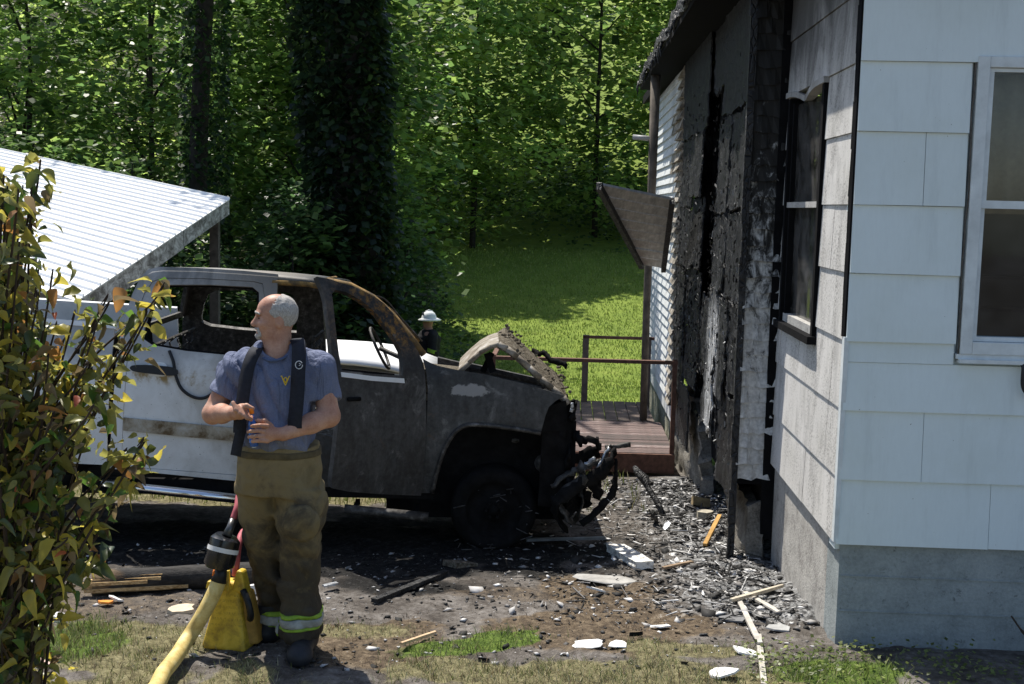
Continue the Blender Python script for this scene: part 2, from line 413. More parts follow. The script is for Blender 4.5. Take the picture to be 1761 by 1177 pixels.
s1 = blades('grass', x, y, RNG.uniform(.012, .04, len(x)), RNG.uniform(.001, .0028, len(x)), tints(len(x), [(.19, .125, .075), (.12, .08, .055), (.27, .2, .12), (.06, .05, .04)]), 1.3)
tag(link('singed_grass', s1, mgr.m, loc=(0, 0, 0)), 'singed brown grass stubble around the firefighter', 'grass', kind='stuff')
x, y = scatter(16000, -6.0, 1.2, 10.0, 13.6, lambda x, y: np.clip(m_straw(x, y)+.15, 0, 1))
s1 = blades('grass', x, y, RNG.uniform(.04, .12, len(x)), RNG.uniform(.003, .006, len(x)), tints(len(x), [(.32, .34, .12), (.2, .26, .06), (.4, .36, .2)]), .7)
tag(link('rough_grass', s1, mgr.m, loc=(0, 0, 0)), 'rough sunlit grass behind and below the truck', 'grass', kind='stuff')
x, y = scatter(120000, -5, 8, 13.6, 47, lambda x, y: m_lawn(x, y)*np.clip(26/y, .3, 1))
s1 = blades('grass', x, y, RNG.uniform(.02, .07, len(x))*(.6+y/45), RNG.uniform(.004, .009, len(x))*(.5+y/30), tints(len(x), [(.22, .30, .05), (.27, .33, .065), (.17, .25, .04), (.31, .35, .11)]), .7)
tag(link('lawn_grass', s1, mgr.m, loc=(0, 0, 0)), 'bright mown lawn grass below the wooded hillside', 'grass', kind='stuff')
x, y = scatter(5000, -2.6, -.2, 20, 29, lambda x, y: np.clip(fbm(x*1.5, y*1.5)*1.4-.2, 0, 1))
s1 = blades('grass', x, y, RNG.uniform(.2, .55, len(x)), RNG.uniform(.006, .012, len(x)), tints(len(x), [(.2, .27, .06), (.13, .22, .04), (.3, .32, .12)]), .6)
tag(link('tall_grass', s1, mgr.m, loc=(0, 0, 0)), 'tall unmown grass between the lawn and the woods', 'grass', kind='stuff')
# ================================================================== HOUSE
HC = Vector((1.733, 6.271, 0)); HD = Vector((.042, .9991, 0)).normalized(); HN = Vector((HD.y, -HD.x, 0)); UP = Vector((0, 0, 1))
def hw(s, off, z): return HC + HD*s - HN*off + UP*z          # long side wall facing the truck
def fw(t, off, z): return HC + HN*t - HD*off + UP*z          # front wall facing the camera
house = thing('house', 'white shingled house with its side wall charred black by fire', 'house', HC)
CZ = [.54, .885, 1.25, 1.61, 1.96, 2.31, 2.68, 3.03, 3.39, 3.75]

# --- materials
def shingle_mat(name, base, soot):
    m = Mt(name, .75, .25); P = m.pos(); xyz = m.sep(P)
    g = m.noise(55, 4, .7, m.map(P, (1, 1, .25))); big = m.noise(2.3, 4, .6, P)
    c = m.mix(m.ma('MULTIPLY', g, .35), base, tuple(x*.72 for x in base))
    c = m.mix(m.ma('MULTIPLY', m.step(big, .42, .75), .35), c, (base[0]*.80, base[1]*.80, base[2]*.75))
    c = m.mix(m.step(m.noise(70, 2, .5, P), .77, .80), c, (.16, .15, .13))
    c = m.mix(m.ma('MULTIPLY', m.step(m.noise(9, 5, .7, m.map(P, (1, 1, .12))), .5, .75), .28), c, tuple(x*.62 for x in base))
    if soot:
        n = m.noise(3.0, 6, .65, m.map(P, (1, 1, .5)), .8); s_ = m.ma('SUBTRACT', xyz[1], 6.27)
        up = m.step(m.ma('ADD', xyz[2], m.ma('MULTIPLY', m.ma('SUBTRACT', n, .5), 1.5)), 2.55, 3.6)
        cor = m.step(m.ma('ADD', s_, m.ma('MULTIPLY', m.ma('SUBTRACT', n, .5), 1.0)), 1.75, 2.5)
        win = m.ma('MULTIPLY', m.step(m.noise(6, 5, .7, m.map(P, (1, 1, .35))), .5, .68), .5)
        k = m.ma('MAXIMUM', m.ma('MAXIMUM', m.ma('MULTIPLY', up, .92), m.ma('MULTIPLY', cor, .35)), m.ma('MULTIPLY', win, .5))
        c = m.mix(m.ma('MULTIPLY', n, .45), c, (.3, .28, .26)); c = m.mix(k, c, (.045, .042, .04))
        c = m.mix(m.ma('MULTIPLY', m.step(m.ma('ADD', m.noise(90, 3, .7, P), m.ma('MULTIPLY', m.ma('SUBTRACT', n, .5), .5)), .52, .68), .7), c, (.06, .055, .05))
    m.col(c); m.bump(g, .25, .004); return m.m
m_front = shingle_mat('front_shingle_paint', (.74, .815, .825), False)
m_side = shingle_mat('sooty_shingle_paint', (.74, .72, .69), True)
def conc_mat(name, c0, c1, c2):
    m = Mt(name, .95, .15); P = m.pos(); n = m.noise(5, 8, .7, P); f = m.noise(60, 4, .7, P)
    c = m.ramp(m.ma('ADD', m.ma('MULTIPLY', n, .6), m.ma('MULTIPLY', f, .4)), [(.33, c0), (.5, c1), (.66, c2)])
    c = m.mix(m.step(m.noise(14, 6, .75, P, .5), .58, .72), c, tuple(x*.45 for x in c0))
    m.col(c); m.bump(f, .5, .01); return m.m
m_conc = conc_mat('parged_concrete', (.19, .21, .21), (.28, .31, .31), (.36, .39, .39))
m_conc2 = conc_mat('sooty_parging', (.16, .15, .14), (.42, .40, .37), (.56, .54, .5))
m_stone = conc_mat('blistered_parging', (.05, .045, .04), (.2, .185, .16), (.38, .36, .32))
mc = Mt('charred_wood', .5, .5); P = mc.pos()
n = mc.noise(16, 6, .7, P); v = mc.voro(26, mc.map(P, (1, 1, .45)), 'DISTANCE_TO_EDGE'); b = mc.noise(2.6, 5, .7, P)
c = mc.ramp(n, [(.3, (.004, .004, .005)), (.5, (.014, .014, .015)), (.66, (.045, .045, .047)), (.8, (.17, .17, .17))])
c = mc.mix(mc.ma('MULTIPLY', mc.step(b, .5, .72), .5), c, (.085, .083, .08))
mc.col(c); mc.set('Roughness', mc.ramp(n, [(.35, (.32,)*3), (.7, (.8,)*3)])); mc.bump(mc.ma('ADD', mc.ma('MULTIPLY', mc.step(v, 0, .12), .4), n), .9, .03)
m_char = mc.m
mc = Mt('charred_sheathing', .5, .32); P = mc.pos(); xyz = mc.sep(P)
n = mc.noise(9, 7, .72, P); f = mc.noise(60, 4, .75, mc.map(P, (1, 1, .5))); st = mc.noise(30, 5, .7, mc.map(P, (1, 1.2, .08)))
c = mc.ramp(mc.ma('ADD', mc.ma('MULTIPLY', n, .55), mc.ma('MULTIPLY', f, .45)), [(.36, (.003, .003, .004)), (.49, (.014, .014, .015)), (.59, (.045, .045, .045)), (.66, (.16, .16, .16)), (.74, (.5, .5, .5))])
lowm = mc.step(mc.ma('ADD', xyz[2], mc.ma('MULTIPLY', mc.ma('SUBTRACT', n, .5), 1.2)), 3.35, 2.5)
c = mc.mix(lowm, mc.mix(.82, c, (.007, .007, .008)), c)
ws = mc.ma('MULTIPLY', mc.ma('MULTIPLY', mc.step(mc.ma('ABSOLUTE', mc.ma('SUBTRACT', xyz[1], 9.72)), .42, .1), mc.step(xyz[2], 1.75, 1.2)), mc.step(st, .44, .56))
c = mc.mix(ws, c, (.72, .72, .72))
mc.col(c); mc.set('Roughness', mc.ramp(n, [(.35, (.4,)*3), (.7, (.7,)*3)])); mc.bump(mc.ma('ADD', mc.ma('MULTIPLY', mc.step(mc.voro(17, mc.map(P, (1, 1, .6)), 'DISTANCE_TO_EDGE'), 0, .1), .5), mc.ma('ADD', n, f)), .55, .03)
m_sheath = mc.m
m_black = simple('soot_black', (.007, .007, .008), .9, .4, 12, .1)
m_trim = simple('old_white_trim', (.62, .66, .67), .6, .15, 9)
m_trimd = shingle_mat('smoked_trim', (.5, .49, .47), True)
def glass_mat(name, rough, tint, fac):
    m = Mt(name, rough, .5); tr = m.nd('BsdfTransparent'); tr.inputs[0].default_value = (*tint, 1)
    gl = m.nd('BsdfGlossy'); gl.inputs[1].default_value = rough
    lw = m.nd('LayerWeight'); lw.inputs[0].default_value = .25
    k = m.ma('ADD', m.ma('MULTIPLY', lw.outputs['Fresnel'], .45), .02)
    a = m.nd('MixShader'); m.pl(a.inputs[0], k); m.t.links.new(tr.outputs[0], a.inputs[1]); m.t.links.new(gl.outputs[0], a.inputs[2])
    m.p.inputs['Base Color'].default_value = (.12, .115, .11, 1)
    b = m.nd('MixShader'); m.pl(b.inputs[0], m.ma('MULTIPLY', m.step(m.noise(5, 6, .7), .3, .7), fac)); m.t.links.new(a.outputs[0], b.inputs[1]); m.t.links.new(m.p.outputs[0], b.inputs[2])
    m.t.links.new(b.outputs[0], m.out.inputs[0]); return m.m
m_glass = glass_mat('window_glass', .03, (.85, .88, .88), .15)
m_sglass = glass_mat('sooted_glass', .15, (.6, .6, .58), .85)
m_curt = simple('beige_curtain', (.36, .29, .22), .9, .25, 6)
m_gcurt = simple('smoked_curtain', (.3, .29, .28), .9, .4, 5)
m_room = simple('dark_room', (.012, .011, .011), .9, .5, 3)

def slab(name, P0, ax, ay, L, H, t0, t1, mat, parent, jit=.0, n=None):
    """thin lapped board: length L along ax, height H along UP, sticks out along ay by t0 (bottom) and t1 (top)"""
    bm = bmesh.new(); j = lambda: random.uniform(-jit, jit)
    a, b = P0, P0+ax*L
    hexa(bm, [a+ay*(t0+j())+UP*j(), b+ay*(t0+j())+UP*j(), b-ay*.02+UP*0, a-ay*.02, a+ay*(t1+j())+UP*H, b+ay*(t1+j())+UP*H, b-ay*.02+UP*H, a-ay*.02+UP*H])
    bmesh.ops.recalc_face_normals(bm, faces=bm.faces)
    return link(name, bmmesh(name, bm), mat, parent)
# --- cores and foundations
def part(name, build, mat, parent, smooth=False):
    bm = bmesh.new(); build(bm); bmesh.ops.recalc_face_normals(bm, faces=bm.faces)
    return link(name, bmmesh(name, bm, smooth), mat, parent)
O0 = HC
wall_f = part('front_wall', lambda b: boxw(b, HC, HN, HD, UP, -.004, .56, .03, .16, .5, 3.9) or boxw(b, HC, HN, HD, UP, 1.66, 4.5, .03, .16, .5, 3.9) or boxw(b, HC, HN, HD, UP, .56, 1.66, .03, .16, .5, 1.55) or boxw(b, HC, HN, HD, UP, .56, 1.66, .03, .16, 3.05, 3.9), m_front, house)
wall_s = part('side_wall', lambda b: boxw(b, HC, HD, HN, UP, .165, .79, .03, .15, .5, 3.9) or boxw(b, HC, HD, HN, UP, 1.87, 2.02, .03, .15, .5, 3.9) or boxw(b, HC, HD, HN, UP, .79, 1.87, .03, .15, .5, 1.57) or boxw(b, HC, HD, HN, UP, .79, 1.87, .03, .15, 3.03, 3.9), m_side, house)
part('foundation', lambda b: boxw(b, HC, HN, HD, UP, .02, 4.5, .012, .3, -.4, .55), m_conc, house)
part('foundation', lambda b: boxw(b, HC, HD, HN, UP, .016, 2.04, .022, .3, -.6, .545), m_conc2, house)
# course joints of the front foundation blocks
for z in (.17, .36): part('mortar_ridge', lambda b: boxw(b, HC, HN, HD, UP, .03, 4.4, .006, .02, z, z+.006), m_conc, house)
# --- front shingles
fj = {0: [.775, 1.95], 1: [.41, 1.6], 2: [1.1, 2.3], 3: [], 4: [], 5: [.335], 6: [], 7: [1.0, 2.2], 8: [.6, 1.8]}
for k in range(9):
    z0, z1 = CZ[k], CZ[k+1]
    segs = []
    cuts = [-.012] + fj[k] + [3.4]
    for a, b in zip(cuts, cuts[1:]):
        if 3 <= k <= 6:      # beside the window
            if a < .545: segs.append((a, min(b, .545)))
            if b > 1.68: segs.append((max(a, 1.68), b))
        elif k == 2:
            segs.append((a, b))
        else: segs.append((a, b))
    for a, b in segs:
        if b-a < .02: continue
        h = (z1-z0)-.002
        if k == 2: h = 1.50-z0 if (a < 1.66 and b > .56) else h
        slab('shingle', fw(a+.0015, 0, z0), HN, -HD, b-a-.003, h, .02, .004, m_front, wall_f, .002)
    if k == 2: slab('shingle', fw(-.012, 0, 1.502), HN, -HD, .552, .106, .010, .004, m_front, wall_f, .0008)
# --- side shingles, sooty
sj = {0: [.9], 1: [.36, 1.5], 2: [.3, 1.25], 3: [], 4: [.45], 5: [], 6: [.5], 7: [.45, .95, 1.3], 8: [.6, 1.5]}
for k in range(9):
    z0, z1 = CZ[k], CZ[k+1]; cuts = [.035]+sj[k]+[2.03]
    for a, b in zip(cuts, cuts[1:]):
        pcs = [(a, b, z0, z1)]
        if 2 < k < 7: pcs = ([(a, min(b, .77), z0, z1)] if a < .77 else []) + ([(max(a, 1.895), b, z0, z1)] if b > 1.9 else [])
        if k == 2: pcs = [(a, min(b, .77), z0, z1), (max(a, .77), min(b, 1.895), z0, 1.50), (max(a, 1.895), b, z0, z1)]
        for a2, b2, q0, q1 in pcs:
            if b2-a2 < .02: continue
            slab('shingle', hw(a2+.002, 0, q0), HD, -HN, b2-a2-.004, q1-q0-.003, .014, .004, m_side, wall_s, .0015)
# --- corner trim
part('corner_trim', lambda b: boxw(b, HC, HD, HN, UP, -.018, .033, -.022, .002, .55, 1.63), m_trim, house)
part('corner_trim', lambda b: [hexa(b, [hw(.0, .020, z), hw(.05+w0, .028, z), hw(.05+w0, -.02, z), hw(.0, -.02, z), hw(.0, .020, z+.24), hw(.05+w1, .028, z+.24), hw(.05+w1, -.02, z+.24), hw(.0, -.02, z+.24)]) for z, w0, w1 in [(1.63+.24*i, random.uniform(-.02, .015), random.uniform(-.02, .015)) for i in range(10)]], m_black, house)
# --- side window (fire damaged)
win = link('window', bmmesh('w', (lambda b: (boxw(b, HC, HD, HN, UP, .775, .83, -.03, .06, 1.55, 3.02), b)[-1])(bmesh.new())), m_black, house)
tag(win, 'scorched double-hung side window with buckled head')
bm = bmesh.new(); N = 14
for i in range(N):
    f0, f1 = i/N, (i+1)/N; zz = lambda f: 3.0-.05*sin(f*pi)*(1.3-f)+.015*sin(f*9)
    s0, s1 = .765+1.14*f0, .765+1.14*f1; o = lambda f: .035+.02*sin(f*7)
    hexa(bm, [hw(s0, o(f0), zz(f0)), hw(s1, o(f1), zz(f1)), hw(s1, -.01, zz(f1)), hw(s0, -.01, zz(f0)), hw(s0, o(f0), zz(f0)+.035), hw(s1, o(f1), zz(f1)+.035), hw(s1, -.01, zz(f1)+.035), hw(s0, -.01, zz(f0)+.035)])
link('buckled_head', bmmesh('h', bm), m_trimd, win)
part('meeting_rail', lambda b: boxw(b, HC, HD, HN, UP, .83, 1.84, -.02, .05, 2.295, 2.33), m_trimd, win)
part('sill', lambda b: boxw(b, HC, HD, HN, UP, .75, 1.92, -.06, .05, 1.505, 1.55), m_black, win)
part('lower_rail', lambda b: boxw(b, HC, HD, HN, UP, .83, 1.84, -.012, .05, 1.55, 1.60), m_trimd, win)
for s in (.832, 1.803): part('sash', lambda b: boxw(b, HC, HD, HN, UP, s, s+.035, -.008, .05, 1.6, 2.97), m_black, win)
part('jamb', lambda b: boxw(b, HC, HD, HN, UP, 1.84, 1.9, -.03, .06, 1.55, 3.0), m_black, win)
part('sash_edge', lambda b: boxw(b, HC, HD, HN, UP, .865, .878, -.004, .03, 1.6, 2.95), m_trim, win)
part('glass_pane', lambda b: boxw(b, HC, HD, HN, UP, .87, 1.80, .02, .025, 2.33, 2.96), m_sglass, win)
part('glass_pane', lambda b: boxw(b, HC, HD, HN, UP, .87, 1.80, .03, .035, 1.6, 2.295), m_sglass, win)
def curtain(name, pf, s0, s1, z0, z1, amp, mat, parent, per=.11):
    n = 60; V = []; F = []
    for i in range(n+1):
        s = s0+(s1-s0)*i/n; o = amp*sin(2*pi*s/per+.7*sin(s*9))
        for z in (z0, (z0+z1)/2, z1): V.append(pf(s, o, z))
    for i in range(n):
        for j in (0, 1): F.append((i*3+j, i*3+3+j, i*3+4+j, i*3+1+j))
    o = link(name, npmesh(name, np.array(V), np.array(F), smooth=True), mat, parent); solid(o, .003); return o
curtain('curtain', lambda s, o, z: hw(s, -.10+o, z), .84, 1.5, 1.6, 2.97, .012, m_gcurt, win)
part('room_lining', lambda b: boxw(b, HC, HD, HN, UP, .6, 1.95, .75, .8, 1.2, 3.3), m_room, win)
# --- front window
fwin = link('window', bmmesh('w', (lambda b: (boxw(b, HC, HN, HD, UP, .565, .625, -.03, .1, 1.56, 3.06), boxw(b, HC, HN, HD, UP, 1.6, 1.66, -.03, .1, 1.56, 3.06), boxw(b, HC, HN, HD, UP, .625, 1.6, -.03, .1, 3.005, 3.06), boxw(b, HC, HN, HD, UP, .625, 1.6, -.03, .1, 1.56, 1.625), b)[-1])(bmesh.new())), m_trim, house)
tag(fwin, 'intact white double-hung window on the front wall'); bevel(fwin, .004)
part('sash', lambda b: [boxw(b, HC, HN, HD, UP, .627, .652, -.012, .05, 2.335, 3.003), boxw(b, HC, HN, HD, UP, .627, 1.598, -.016, .05, 2.305, 2.345), boxw(b, HC, HN, HD, UP, .652, 1.598, -.012, .05, 2.985, 3.003)], m_trim, fwin)
part('sash', lambda b: [boxw(b, HC, HN, HD, UP, .627, .65, -.004, .06, 1.65, 2.304), boxw(b, HC, HN, HD, UP, .627, 1.598, -.006, .06, 1.627, 1.65)], m_trim, fwin)
part('glass_pane', lambda b: boxw(b, HC, HN, HD, UP, .652, 1.598, .012, .016, 2.345, 2.985), m_glass, fwin)
part('glass_pane', lambda b: boxw(b, HC, HN, HD, UP, .65, 1.598, .03, .034, 1.65, 2.304), m_glass, fwin)
curtain('curtain', lambda s, o, z: fw(s, -.12+o, z), .6, 1.62, 2.28, 3.02, .012, m_curt, fwin, .13)
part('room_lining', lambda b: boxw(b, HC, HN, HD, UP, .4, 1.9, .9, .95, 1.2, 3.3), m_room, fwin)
for z in (1.74, 1.92): part('shelf', lambda b: boxw(b, HC, HN, HD, UP, .68, 1.5, .55, .7, z, z+.015), m_black, fwin)
part('sill', lambda b: boxw(b, HC, HN, HD, UP, .56, 1.68, -.045, .03, 1.515, 1.535), m_trim, fwin)
part('sill', lambda b: boxw(b, HC, HN, HD, UP, .55, 1.68, -.02, .03, 1.535, 1.56), m_trim, fwin)
m_caulk = simple('dark_caulk', (.10, .09, .08), .9, .5, 30)
link('caulk_line', tubem('caulk', [fw(.556+.003*sin(i*1.9)+.004*sin(i*.7), .014, 1.53+i*.0775) for i in range(21)], .0045, 6), m_caulk, fwin)
m_iron = simple('black_iron', (.02, .02, .022), .5, .3, 10)
hk = link('wall_hook', tubem('hook', spline([fw(.885, .02, 1.52), fw(.885, .045, 1.5), fw(.885, .05, 1.42), fw(.905, .055, 1.375), fw(.96, .06, 1.35), fw(1.02, .06, 1.36)], 5), .013, 8), m_iron, house)

# --- burnt section: steps out from the side wall
BO = .255
burn = part('burnt_wall', lambda b: [boxw(b, HC, HD, HN, UP, 2.04, 7.3, -.06, .1, .0, 3.83)], m_black, house)
tag(burn, 'charred black wall section with sheathing hanging off')
for s in (3.0, 3.8, 4.2, 4.7, 5.9): part('stud', lambda b: boxw(b, HC, HD, HN, UP, s, s+.045, -.13, -.06, .25, 3.7), m_char, burn)
part('rail', lambda b: [boxw(b, HC, HD, HN, UP, 2.06, 7.3, -.2, -.15, z, z+.09) for z in (3.6,)], m_char, burn)
def ragged(s0, s1, z0, z1, j=.02, n=9, holes=0):
    L = []
    for (a, b), k in (((Vector((s0, z0)), Vector((s1, z0))), n), ((Vector((s1, z0)), Vector((s1, z1))), n), ((Vector((s1, z1)), Vector((s0, z1))), n), ((Vector((s0, z1)), Vector((s0, z0))), n)):
        for i in range(k):
            p = a.lerp(b, i/k); L.append((p.x+random.uniform(-j, j), p.y+random.uniform(-j, j)))
    return L
def charpanel(loop, off, name='sheathing_panel', mat=None, bend=.018, rough=.008, tilt=0.0, parent=None, th=.015):
    bm = poly_bm([loop], (.07, .07)); zs = [v.co.y for v in bm.verts]; ss = [v.co.x for v in bm.verts]; zc = (min(zs)+max(zs))/2; sc = (min(ss)+max(ss))/2
    sd = random.random()*30
    co = np.array([v.co[:] for v in bm.verts]); nn = fbm(co[:, 0]*3+sd, co[:, 1]*3, sd, 4)-.5; n2 = fbm(co[:, 0]*11, co[:, 1]*11+sd, sd, 2)-.5
    bnd = [v.is_boundary for v in bm.verts]
    for i, v in enumerate(bm.verts):
        s, z = co[i, 0], co[i, 1]
        o = off + bend*2*nn[i] + rough*n2[i]*2 + tilt*(zc-z) + (random.uniform(0, .012) if bnd[i] else 0)
        v.co = hw(s, o, z)
    o = link(name, bmmesh(name, bm, True), mat or m_sheath, parent or burn); solid(o, th, 1); smoothsplit(o, 30); return o
# right column (near the corner)
for (a, b, z0, z1, t) in ((2.08, 3.75, 3.02, 3.84, 0), (2.1, 3.0, 2.28, 2.98, .03), (3.02, 3.78, 2.25, 2.98, .02), (2.1, 3.02, 1.62, 2.26, 0), (3.0, 3.8, 1.66, 2.22, .04), (2.1, 2.62, .95, 1.6, 0), (2.66, 3.2, .85, 1.6, .03), (2.1, 3.1, .2, .93, 0)):
    charpanel(ragged(a, b, z0, z1), BO-.02+random.uniform(-.01, .03), tilt=t)
charpanel(ragged(3.22, 3.86, .52, 1.62, .05), BO+.01, 'peeled_panel', tilt=.02)
# left column beyond the slot
for (a, b, z0, z1, t) in ((4.62, 6.9, 3.0, 3.84, 0), (4.66, 5.7, 2.4, 2.97, .04), (5.72, 6.9, 2.3, 2.98, .02), (4.7, 5.5, 1.75, 2.37, .03), (5.52, 6.9, 1.7, 2.28, .02), (4.72, 6.0, 1.15, 1.72, .0), (6.02, 6.95, 1.05, 1.68, .02), (4.9, 6.0, .6, 1.12, .03), (6.0, 6.95, .4, 1.03, .0), (5.1, 6.0, .0, .57, 0)):
    charpanel(ragged(a, b, z0, z1), BO-.02+random.uniform(-.01, .04), tilt=t)
charpanel(ragged(3.84, 4.66, .86, 1.5, .06), BO-.04, tilt=.03); charpanel(ragged(3.75, 4.65, 3.28, 3.84, .05), BO-.06, tilt=.0)
# nest of debris at the foot of the slot
# burnt foundation with a gaping hole
def stonepanel(loop, off): return charpanel(loop, off, 'burnt_foundation', m_stone, .05, .04, parent=house, th=.12)
stonepanel([(2.06, -.5), (2.5, -.5), (3.2, -.5), (3.28, -.3), (3.1, -.1), (2.95, .12), (2.8, .25), (2.06, .22)], BO-.12)
stonepanel([(4.7, -.7), (6.0, -.75), (7.4, -.8), (7.4, .3), (6.2, .38), (5.4, .42), (5.0, .3), (4.85, -.1)], BO-.1)
part('cellar_void', lambda b: boxw(b, HC, HD, HN, UP, 2.06, 7.3, .55, .6, -.9, .5), m_black, house)
part('foundation', lambda b: boxw(b, HC, HN, HD, UP, -.2, .06, -2.06, -2.2, -.5, .40), m_black, house)
# flakes of char and ash on the burnt face
def flakes(n):
    V = []; F = []
    for i in range(n):
        s = random.uniform(2.06, 6.95); z = random.triangular(.1, 3.4, 1.4); o = BO+random.uniform(.0, .035)
        if 3.86 < s < 4.62 and z > 1.5: s = random.choice((3.8, 4.66))+random.uniform(-.06, .06)
        a = random.uniform(0, pi); L = random.uniform(.012, .05); w = random.uniform(.004, .016); up = random.uniform(-.4, .4)
        d1 = HD*cos(a)+UP*sin(a); d2 = (-HD*sin(a)+UP*cos(a)) - HN*random.uniform(.2, 1.2); p = hw(s, o, z); k = len(V)
        V += [p, p+d1*L, p+d1*L*.9+d2*w, p+d1*L*.1+d2*w*1.3]; F.append((k, k+1, k+2, k+3))
    return npmesh('flakes', np.array([v[:] for v in V]), np.array(F), dict(r=np.repeat(RNG.random(n), 4)))
mf = Mt('ash_flakes', .3, .8); mf.col(mf.ramp(mf.attr('r'), [(.5, (.015, .015, .016)), (.72, (.16, .16, .16)), (.95, (.65, .65, .65))]))
fo = link('char_flakes', flakes(2000), mf.m, burn); fo['kind'] = 'stuff'
# near return of the step: curled white shingles, sooty above
m_curl = Mt('curled_shingle', .7, .3); P = m_curl.pos(); zz = m_curl.sep(P)[2]
n = m_curl.noise(9, 6, .75, m_curl.map(P, (1.5, 1, .8)), .6)
k = m_curl.step(m_curl.ma('ADD', n, m_curl.ma('MULTIPLY', m_curl.ma('SUBTRACT', zz, 1.75), .17)), .42, .62)
m_curl.col(m_curl.mix(k, m_curl.ramp(m_curl.noise(40, 4), [(.3, (.36, .36, .355)), (.7, (.62, .62, .61))]), (.02, .019, .018))); m_curl = m_curl.m
nface = part('return_wall', lambda b: boxw(b, HC, HN, HD, UP, -BO+.01, .02, 2.07, 2.09, .38, 3.75), m_black, house)
z = .42
while z < 3.7:
    h = .108; bm = bmesh.new(); n = 7; top = []; bot = []
    for i in range(n+1):
        f = i/n; x = -.25+.262*f; cur = random.uniform(.006, .03)*(1+1.2*abs(f-.5)); wv = random.uniform(-.012, .009)
        bot.append((x, cur, z+wv)); top.append((x, .004, z+h+.012))
    for i in range(n):
        pts = [bot[i], bot[i+1], top[i+1], top[i]]
        hexa(bm, [fw(x, -2.066+o, zz) for x, o, zz in pts]+[fw(x, -2.066+o-.006, zz) for x, o, zz in pts])
    bmesh.ops.recalc_face_normals(bm, faces=bm.faces)
    link('curled_shingle', bmmesh('curl', bm), m_curl, nface); z += h
bm = bmesh.new()
for i in range(18):
    z0 = -.35+.23*i; a, b = random.uniform(-.012, .012), random.uniform(.0, .03)
    boxw(bm, HC, HD, HN, UP, 2.035+a*.6, 2.085+a*.6, -BO-.02-b*.4, -BO+.02, z0, z0+.235)
link('corner_post', bmmesh('corner_post', bm), m_char, house)

# --- far lap siding
m_lap = simple('white_lap_siding', (.68, .70, .70), .6, .18, 6)
mlap2 = Mt('singed_lap_siding', .75, .3); n = mlap2.noise(5, 6, .7, mlap2.pos(), .5)
mlap2.col(mlap2.ramp(n, [(.36, (.04, .035, .03)), (.5, (.25, .22, .18)), (.66, (.52, .49, .43))])); mlap2 = mlap2.m
lapw = part('rear_side_wall', lambda b: boxw(b, HC, HD, HN, UP, 7.3, 11.6, -BO+.02, -.1, -.1, 3.8), m_lap, house)
z = .12
while z < 3.72:
    e = random.uniform(-.04, .12)
    slab('lap_board', hw(7.0+e, BO-.02, z), HD, -HN, .55-e, .112, .055, .006, mlap2, lapw, .01)
    slab('lap_board', hw(7.56, BO-.02, z), HD, -HN, .75, .112, .03, .004, mlap2 if z > 1.9 and random.random() < .5 else m_lap, lapw, .004)
    slab('lap_board', hw(8.32, BO-.02, z), HD, -HN, 3.3, .112, .03, .004, m_lap, lapw, .001)
    z += .112
part('corner_board', lambda b: boxw(b, HC, HD, HN, UP, 11.6, 11.7, -BO-.035, -BO+.12, -.1, 3.8), m_trim, house)
charpanel([(7.3, -.95), (9, -1.0), (11.65, -1.1), (11.65, .12), (9, .12), (7.3, .12)], BO-.06, 'foundation', conc_mat('mossy_foundation', (.10, .10, .07), (.3, .29, .22), (.46, .45, .38)), .03, .03, parent=house, th=.1)
# --- roof and ragged eave
def ragroof(b):
    n = 60; prev = None
    for i in range(n+1):
        f = i/n; s = 1.95+8.0*f; o = .60+random.uniform(-.05, .03); z = 3.88+random.uniform(-.03, .02)
        row = [hw(s, o, z), hw(s, o-.03, z+.12+random.uniform(0, .03)), hw(s, -3.4, 5.5), hw(s, -3.4, 5.4), hw(s, .1, z+.02)]
        row = [b.verts.new(p) for p in row]
        if prev:
            for k in range(5): b.faces.new((prev[k], row[k], row[(k+1) % 5], prev[(k+1) % 5]))
        prev = row
part('charred_roof', ragroof, m_char, house)
part('roof', lambda b: [hexa(b, [hw(-.45, .30, 3.72), hw(1.95, .30, 3.72), hw(1.95, -3.4, 5.1), hw(-.45, -3.4, 5.1), hw(-.45, .30, 3.84), hw(1.95, .30, 3.84), hw(1.95, -3.4, 5.25), hw(-.45, -3.4, 5.25)])], m_black, house)
part('roof', lambda b: [hexa(b, [hw(9.95, .40, 3.8), hw(11.9, .40, 3.8), hw(11.9, -3.4, 5.3), hw(9.95, -3.4, 5.3), hw(9.95, .40, 3.92), hw(11.9, .40, 3.92), hw(11.9, -3.4, 5.45), hw(9.95, -3.4, 5.45)])], m_black, house)
part('soffit', lambda b: boxw(b, HC, HD, HN, UP, 2.0, 9.9, -.56, .05, 3.82, 3.87), m_black, house)
for i in range(26):
    s = random.uniform(2.2, 9.8); L = random.uniform(.05, .2)
    link('hanging_char', tubem('hc', [hw(s, .59, 3.9), hw(s+random.uniform(-.04, .04), .61, 3.9-L*.5), hw(s+random.uniform(-.06, .06), .60, 3.9-L)], [.02, .014, .004], 5), m_char, house)
# charred porch post with a short arm
pp = link('porch_post', tubem('pp', [hw(8.15, .48, -.75), hw(8.15, .49, 1.2), hw(8.16, .48, 2.4), hw(8.14, .48, 3.86)], [.045, .045, .05, .06], 7), simple('smoked_post', (.09, .075, .06), .8, .5, 9), house)
link('post_arm', tubem('pa', [hw(8.15, .48, 3.09), hw(8.2, .72, 3.11)], .03, 8), simple('grey_pipe', (.3, .3, .3), .5, .3, 9), pp)
